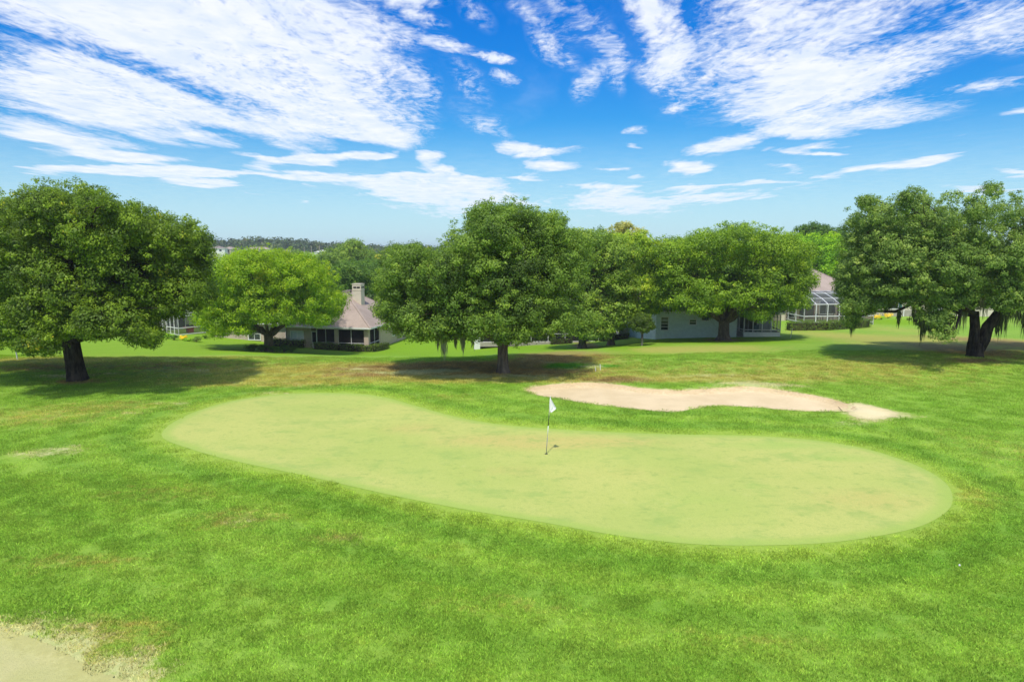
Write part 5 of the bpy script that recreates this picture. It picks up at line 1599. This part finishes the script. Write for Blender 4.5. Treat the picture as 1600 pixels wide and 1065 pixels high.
# ------------------------------------------------------------------ golf things
pb = G(853.4, 709)
ptop = P(860, 620, pb[1])
fl = empty("flagstick", pb)
tag(fl, "leaning black and white flagstick with limp white pennant in the hole", "golf flag")
dv = Vector(ptop - pb); Lp = dv.length; dv.normalize()
for nm_, a, b, mt in (("grey_band", 0.0, 0.30, 'greymetal'), ("white_band", 0.30, 0.50, 'white'), ("black_band", 0.50, 0.68, 'black'), ("white_band", 0.68, 1.0, 'white')):
    MB().tube([tuple(dv * Lp * a), tuple(dv * Lp * b)], 0.0135 if mt != 'black' else 0.0145, 10).build(nm_, M[mt], fl, True)
MB().tube([tuple(dv * Lp), tuple(dv * (Lp + 0.03))], 0.022, 10).build("finial", M['white'], fl, True)
fv = []; ff = []
nu, nvv = 9, 12
for j in range(nvv + 1):
    t = j / nvv
    for i in range(nu + 1):
        u = i / nu
        env = (t / 0.62) if t < 0.62 else (1 - (t - 0.62) / 0.38 * 0.72)
        wd = 0.25 * env * u
        p_ = dv * (Lp - 0.03 - 0.54 * t) + Vector((wd, 0.05 * math.sin(u * 9 + t * 3) * u + 0.02, -0.12 * u * env * 0.5))
        fv.append(tuple(p_))
for j in range(nvv):
    for i in range(nu):
        a = j * (nu + 1) + i
        ff.append((a, a + 1, a + nu + 2, a + nu + 1))
pen = MB().add(fv, ff).build("pennant", mat_plain("white_cloth", (0.85, 0.85, 0.84), 0.8, 0.03), fl, True)
sol = pen.modifiers.new("thickness", 'SOLIDIFY'); sol.thickness = 0.004
cup = empty("hole_cup", (pb[0], pb[1], pb[2] + 0.009)); tag(cup, "dark hole cup in the putting green at the foot of the flagstick", "hole")
MB().tube([(0, 0, 0), (0, 0, 0.002)], 0.056, 20).build("cup_opening", M['black'], cup)
rim_ = MB()
for k in range(20):
    a0, a1 = k / 20 * 6.2832, (k + 1) / 20 * 6.2832
    rim_.add([(0.056 * math.cos(a0), 0.056 * math.sin(a0), .003), (0.056 * math.cos(a1), 0.056 * math.sin(a1), .003), (0.064 * math.cos(a1), 0.064 * math.sin(a1), .003), (0.064 * math.cos(a0), 0.064 * math.sin(a0), .003)], [(0, 1, 2, 3)])
rim_.build("cup_rim", M['greymetal'], cup)

# rake on the bunker edge
p_ = G(1318, 638.5)
rk = empty("bunker_rake", (p_[0], p_[1], p_[2] + 0.06), R(8)); tag(rk, "dark rake lying in the sand at the right end of the long bunker", "rake")
MB().tube([(-0.35, -0.75, 0.02), (0.0, 0.05, 0.03), (0.35, 0.9, 0.04)], 0.016, 8).build("handle", M['bark'], rk, True)
MB().beam((-0.72, -0.75, 0.03), (0.02, -0.62, 0.03), 0.07, 0.05).build("rake_head", M['bark_dark'], rk)
th_ = MB()
for k in range(10):
    x = -0.68 + k * 0.075; y = -0.74 + k * 0.013
    th_.beam((x, y, 0.01), (x, y - 0.01, -0.07), 0.014)
th_.build("tines", M['bark_dark'], rk)

for (px, py, ln, hgt, lab, grp) in [(27.5, 562, -0.06, 0.62, "white boundary stake on the lawn left of the huge oak trunk", None), (1235, 528, 0.14, 0.95, "leaning white stake in front of the long thick hedge", None),
        (930.8, 580, -0.02, 0.24, "left white marker post of the pair on the lush grass tongue", "pair of short white marker posts"), (938.2, 578, -0.03, 0.36, "right taller white marker post of the pair on the lush grass tongue", "pair of short white marker posts")]:
    p_ = G(px, py)
    o = MB().beam((0, 0, -0.05), (ln, 0.0, hgt), 0.085 if py < 570 else 0.075, 0.04).build("marker_stake", M['white'])
    o.location = p_
    bv = o.modifiers.new("bevel", 'BEVEL'); bv.width = 0.008
    tag(o, lab, "stake", grp)
gb = MB().tube([(0, 0, -0.02), (0, 0, 0.0), (0, 0, 0.02), (0, 0, 0.035)], [0.012, 0.022, 0.022, 0.010], 10).build("golf_ball", M['white'], None, True)
gb.location = G(1499, 885) + np.array([0, 0, 0.03]); tag(gb, "tiny white golf ball lying in the rough right of the green", "golf ball")

# ------------------------------------------------------------------ far country
def far_house(px, py, D, w_, d_, h_, mat, roofm, lab, ang=0):
    p_ = P(px, py, D)
    z = float(H0(p_[0], D))
    top = p_[2]
    z = top - h_ - 1.6
    root = empty("distant_house", (p_[0], D, z), R(ang)); tag(root, lab, "house", "small houses on the far ridge")
    hs = Sub(root)
    MB().box(-w_ / 2, w_ / 2, 0, d_, -8.0, h_).build("wall", mat, root)
    hh = House.hip(hs, -w_ / 2, w_ / 2, 0, d_, h_, 1.5, roofm, 0.4, vent=False)
    for x in (-w_ * 0.28, w_ * 0.12):
        fr = MB(); fr.box(x, x + 1.6, -0.06, -0.003, 0.9, 2.3); f = fr.build("window", M['white'], root)
        MB().box(x + 0.12, x + 1.48, -0.09, -0.063, 1.0, 2.2).build("pane", M['glass'], f)


far_house(339, 384, 430, 9, 8, 2.8, M['white'], M['shingle_dark'], "white walled house farthest left on the ridge", 10)
far_house(353, 385, 440, 7, 8, 2.8, M['beige'], M['shingle'], "peach coloured house next right on the ridge", -15)
far_house(402, 385.5, 470, 16, 8, 2.6, M['cream'], M['shingle'], "long cream house in the middle of the ridge trees", 8)
far_house(445, 390, 420, 7, 7, 3.0, M['beige'], M['shingle'], "small beige house above the top of the yellow green tree", 5)
far_house(502, 390.5, 560, 11, 9, 3.0, M['white'], M['white'], "white flat looking building below the skyline, right of the others", 0)
dt = empty("dead_tree", tuple(P(566, 412, 190))); dt.location.z = float(H0(dt.location.x, 190)); tag(dt, "bare pale dead tree on the skyline left of the dark trees", "dead tree")
ztop = P(566, 385, 190)[2] - dt.location.z
MB().tube([(0, 0, -0.3), (0.1, 0, ztop * 0.5), (0, 0, ztop)], [0.35, 0.25, 0.08], 8).build("trunk", M['bark_pale'], dt, True)
for i in range(12):
    rr = random.Random(i)
    z = ztop * rr.uniform(0.5, 0.92); a = rr.uniform(0, 6.28); L = rr.uniform(1.5, 3.5)
    MB().tube([(0, 0, z), (math.cos(a) * L * .6, math.sin(a) * L * .6, z + L * .3), (math.cos(a) * L, math.sin(a) * L, z + L * .75)], [0.10, 0.06, 0.03], 5).build("branch", M['bark_pale'], dt, True)
for i, (px, ptp, lab) in enumerate([(476, 386, "left one of three thin bare trunks on the far ridge"), (487, 384, "middle one of three thin bare trunks on the far ridge"), (499.5, 383, "right one of three thin bare trunks on the far ridge, by the white building")]):
    p_ = P(px, 405, 420); z = float(H0(p_[0], 420)); zt_ = P(px, ptp, 420)[2]
    q = MB().tube([(0, 0, -0.3), (0.1, 0, (zt_ - z) * 0.5), (0, 0, zt_ - z)], [0.3, 0.22, 0.12], 6).build("dead_pine", M['bark_pale'], None, True)
    q.location = (p_[0], 420, z); tag(q, lab, "dead pine", "thin bare trunks on the far ridge")

# woods too far to tell one tree from the next
def woods(name, label, n, xr, yr, hr, seed, leafs, per=55, ls=1.0):
    r = np.random.default_rng(seed)
    x = r.uniform(xr[0], xr[1], n); y = yr[0] + (yr[1] - yr[0]) * r.uniform(0, 1, n) ** 0.8
    k = ~((np.abs((x / y * FPX + 800) - 494) < 12) & (y < 560) & (y > 280))
    for (hpx, hd) in ((339, 430), (353, 440), (402, 470), (445, 420), (502, 560)):
        k &= ~((np.abs((x / y * FPX + 800) - hpx) < 14) & (y < hd + 6) & (y > hd - 150))
    x, y = x[k], y[k]; n = len(x)
    k = np.abs(x) < 0.88 * y + 20
    x, y = x[k], y[k]; n = len(x)
    h = r.uniform(hr[0], hr[1], n); g = H0(x, y)
    P_, N_, T_ = [], [], []
    k = per
    for i in range(n):
        m = 5
        cl_c = np.stack([r.normal(0, h[i] * 0.22, m), r.normal(0, h[i] * 0.22, m), h[i] * r.uniform(0.4, 0.82, m)], 1)
        cid = r.integers(0, m, k)
        d = sph(r, k)
        p = cl_c[cid] + d * h[i] * 0.2 * r.uniform(0.7, 1.1, (k, 1))
        p[:, 2] = np.minimum(p[:, 2], h[i])
        P_.append(p + np.array([x[i], y[i], g[i]])); N_.append(d + np.array([0, 0, .4]) + r.normal(0, .3, (k, 3)))
        T_.append(np.full(k, r.uniform(0.1, 0.95) ** 1.2) + r.normal(0, .1, k))
    p = np.concatenate(P_); nn = np.concatenate(N_); tt = np.concatenate(T_)
    s = ls * r.uniform(0.7, 1.3, len(p))
    o = leaf_cloud(name, p, nn, s, s * 0.75, tt, leafs, None, seed=seed)
    tag(o, label, "woods", kind='stuff')


woods("distant_woods", "nearer woods filling the low ground beyond the houses", 900, (-260, 260), (116, 320), (6, 10), 401, M['far'], 130, 0.85)
woods("distant_woods", "continuous woods on the far ridge along the skyline", 3400, (-780, 780), (320, 900), (8, 12), 402, M['far'], 60, 1.9)
woods("distant_woods", "dense dark woods crowning the ridge behind the small far houses", 750, (-430, -40), (585, 730), (9, 12.5), 404, M['far'], 80, 1.7)
woods("distant_woods", "faint last line of woods on the horizon", 1500, (-2200, 2200), (900, 2200), (8, 12.5), 403, M['far'], 26, 3.6)
hz_m, hz_nt = new_mat("thin_haze"); ht = NT(hz_nt)
pv = ht.n('ShaderNodeVolumePrincipled'); pv.inputs['Color'].default_value = (0.93, 0.96, 1.0, 1); pv.inputs['Density'].default_value = 0.00032
pv.inputs['Anisotropy'].default_value = 0.2
ho = ht.n('ShaderNodeOutputMaterial'); ht.l(pv.outputs[0], ho.inputs['Volume'])
hb = MB().box(-2750, 2750, -480, 4500, -11.5, 18).build("haze", hz_m)
tag(hb, kind='stuff')
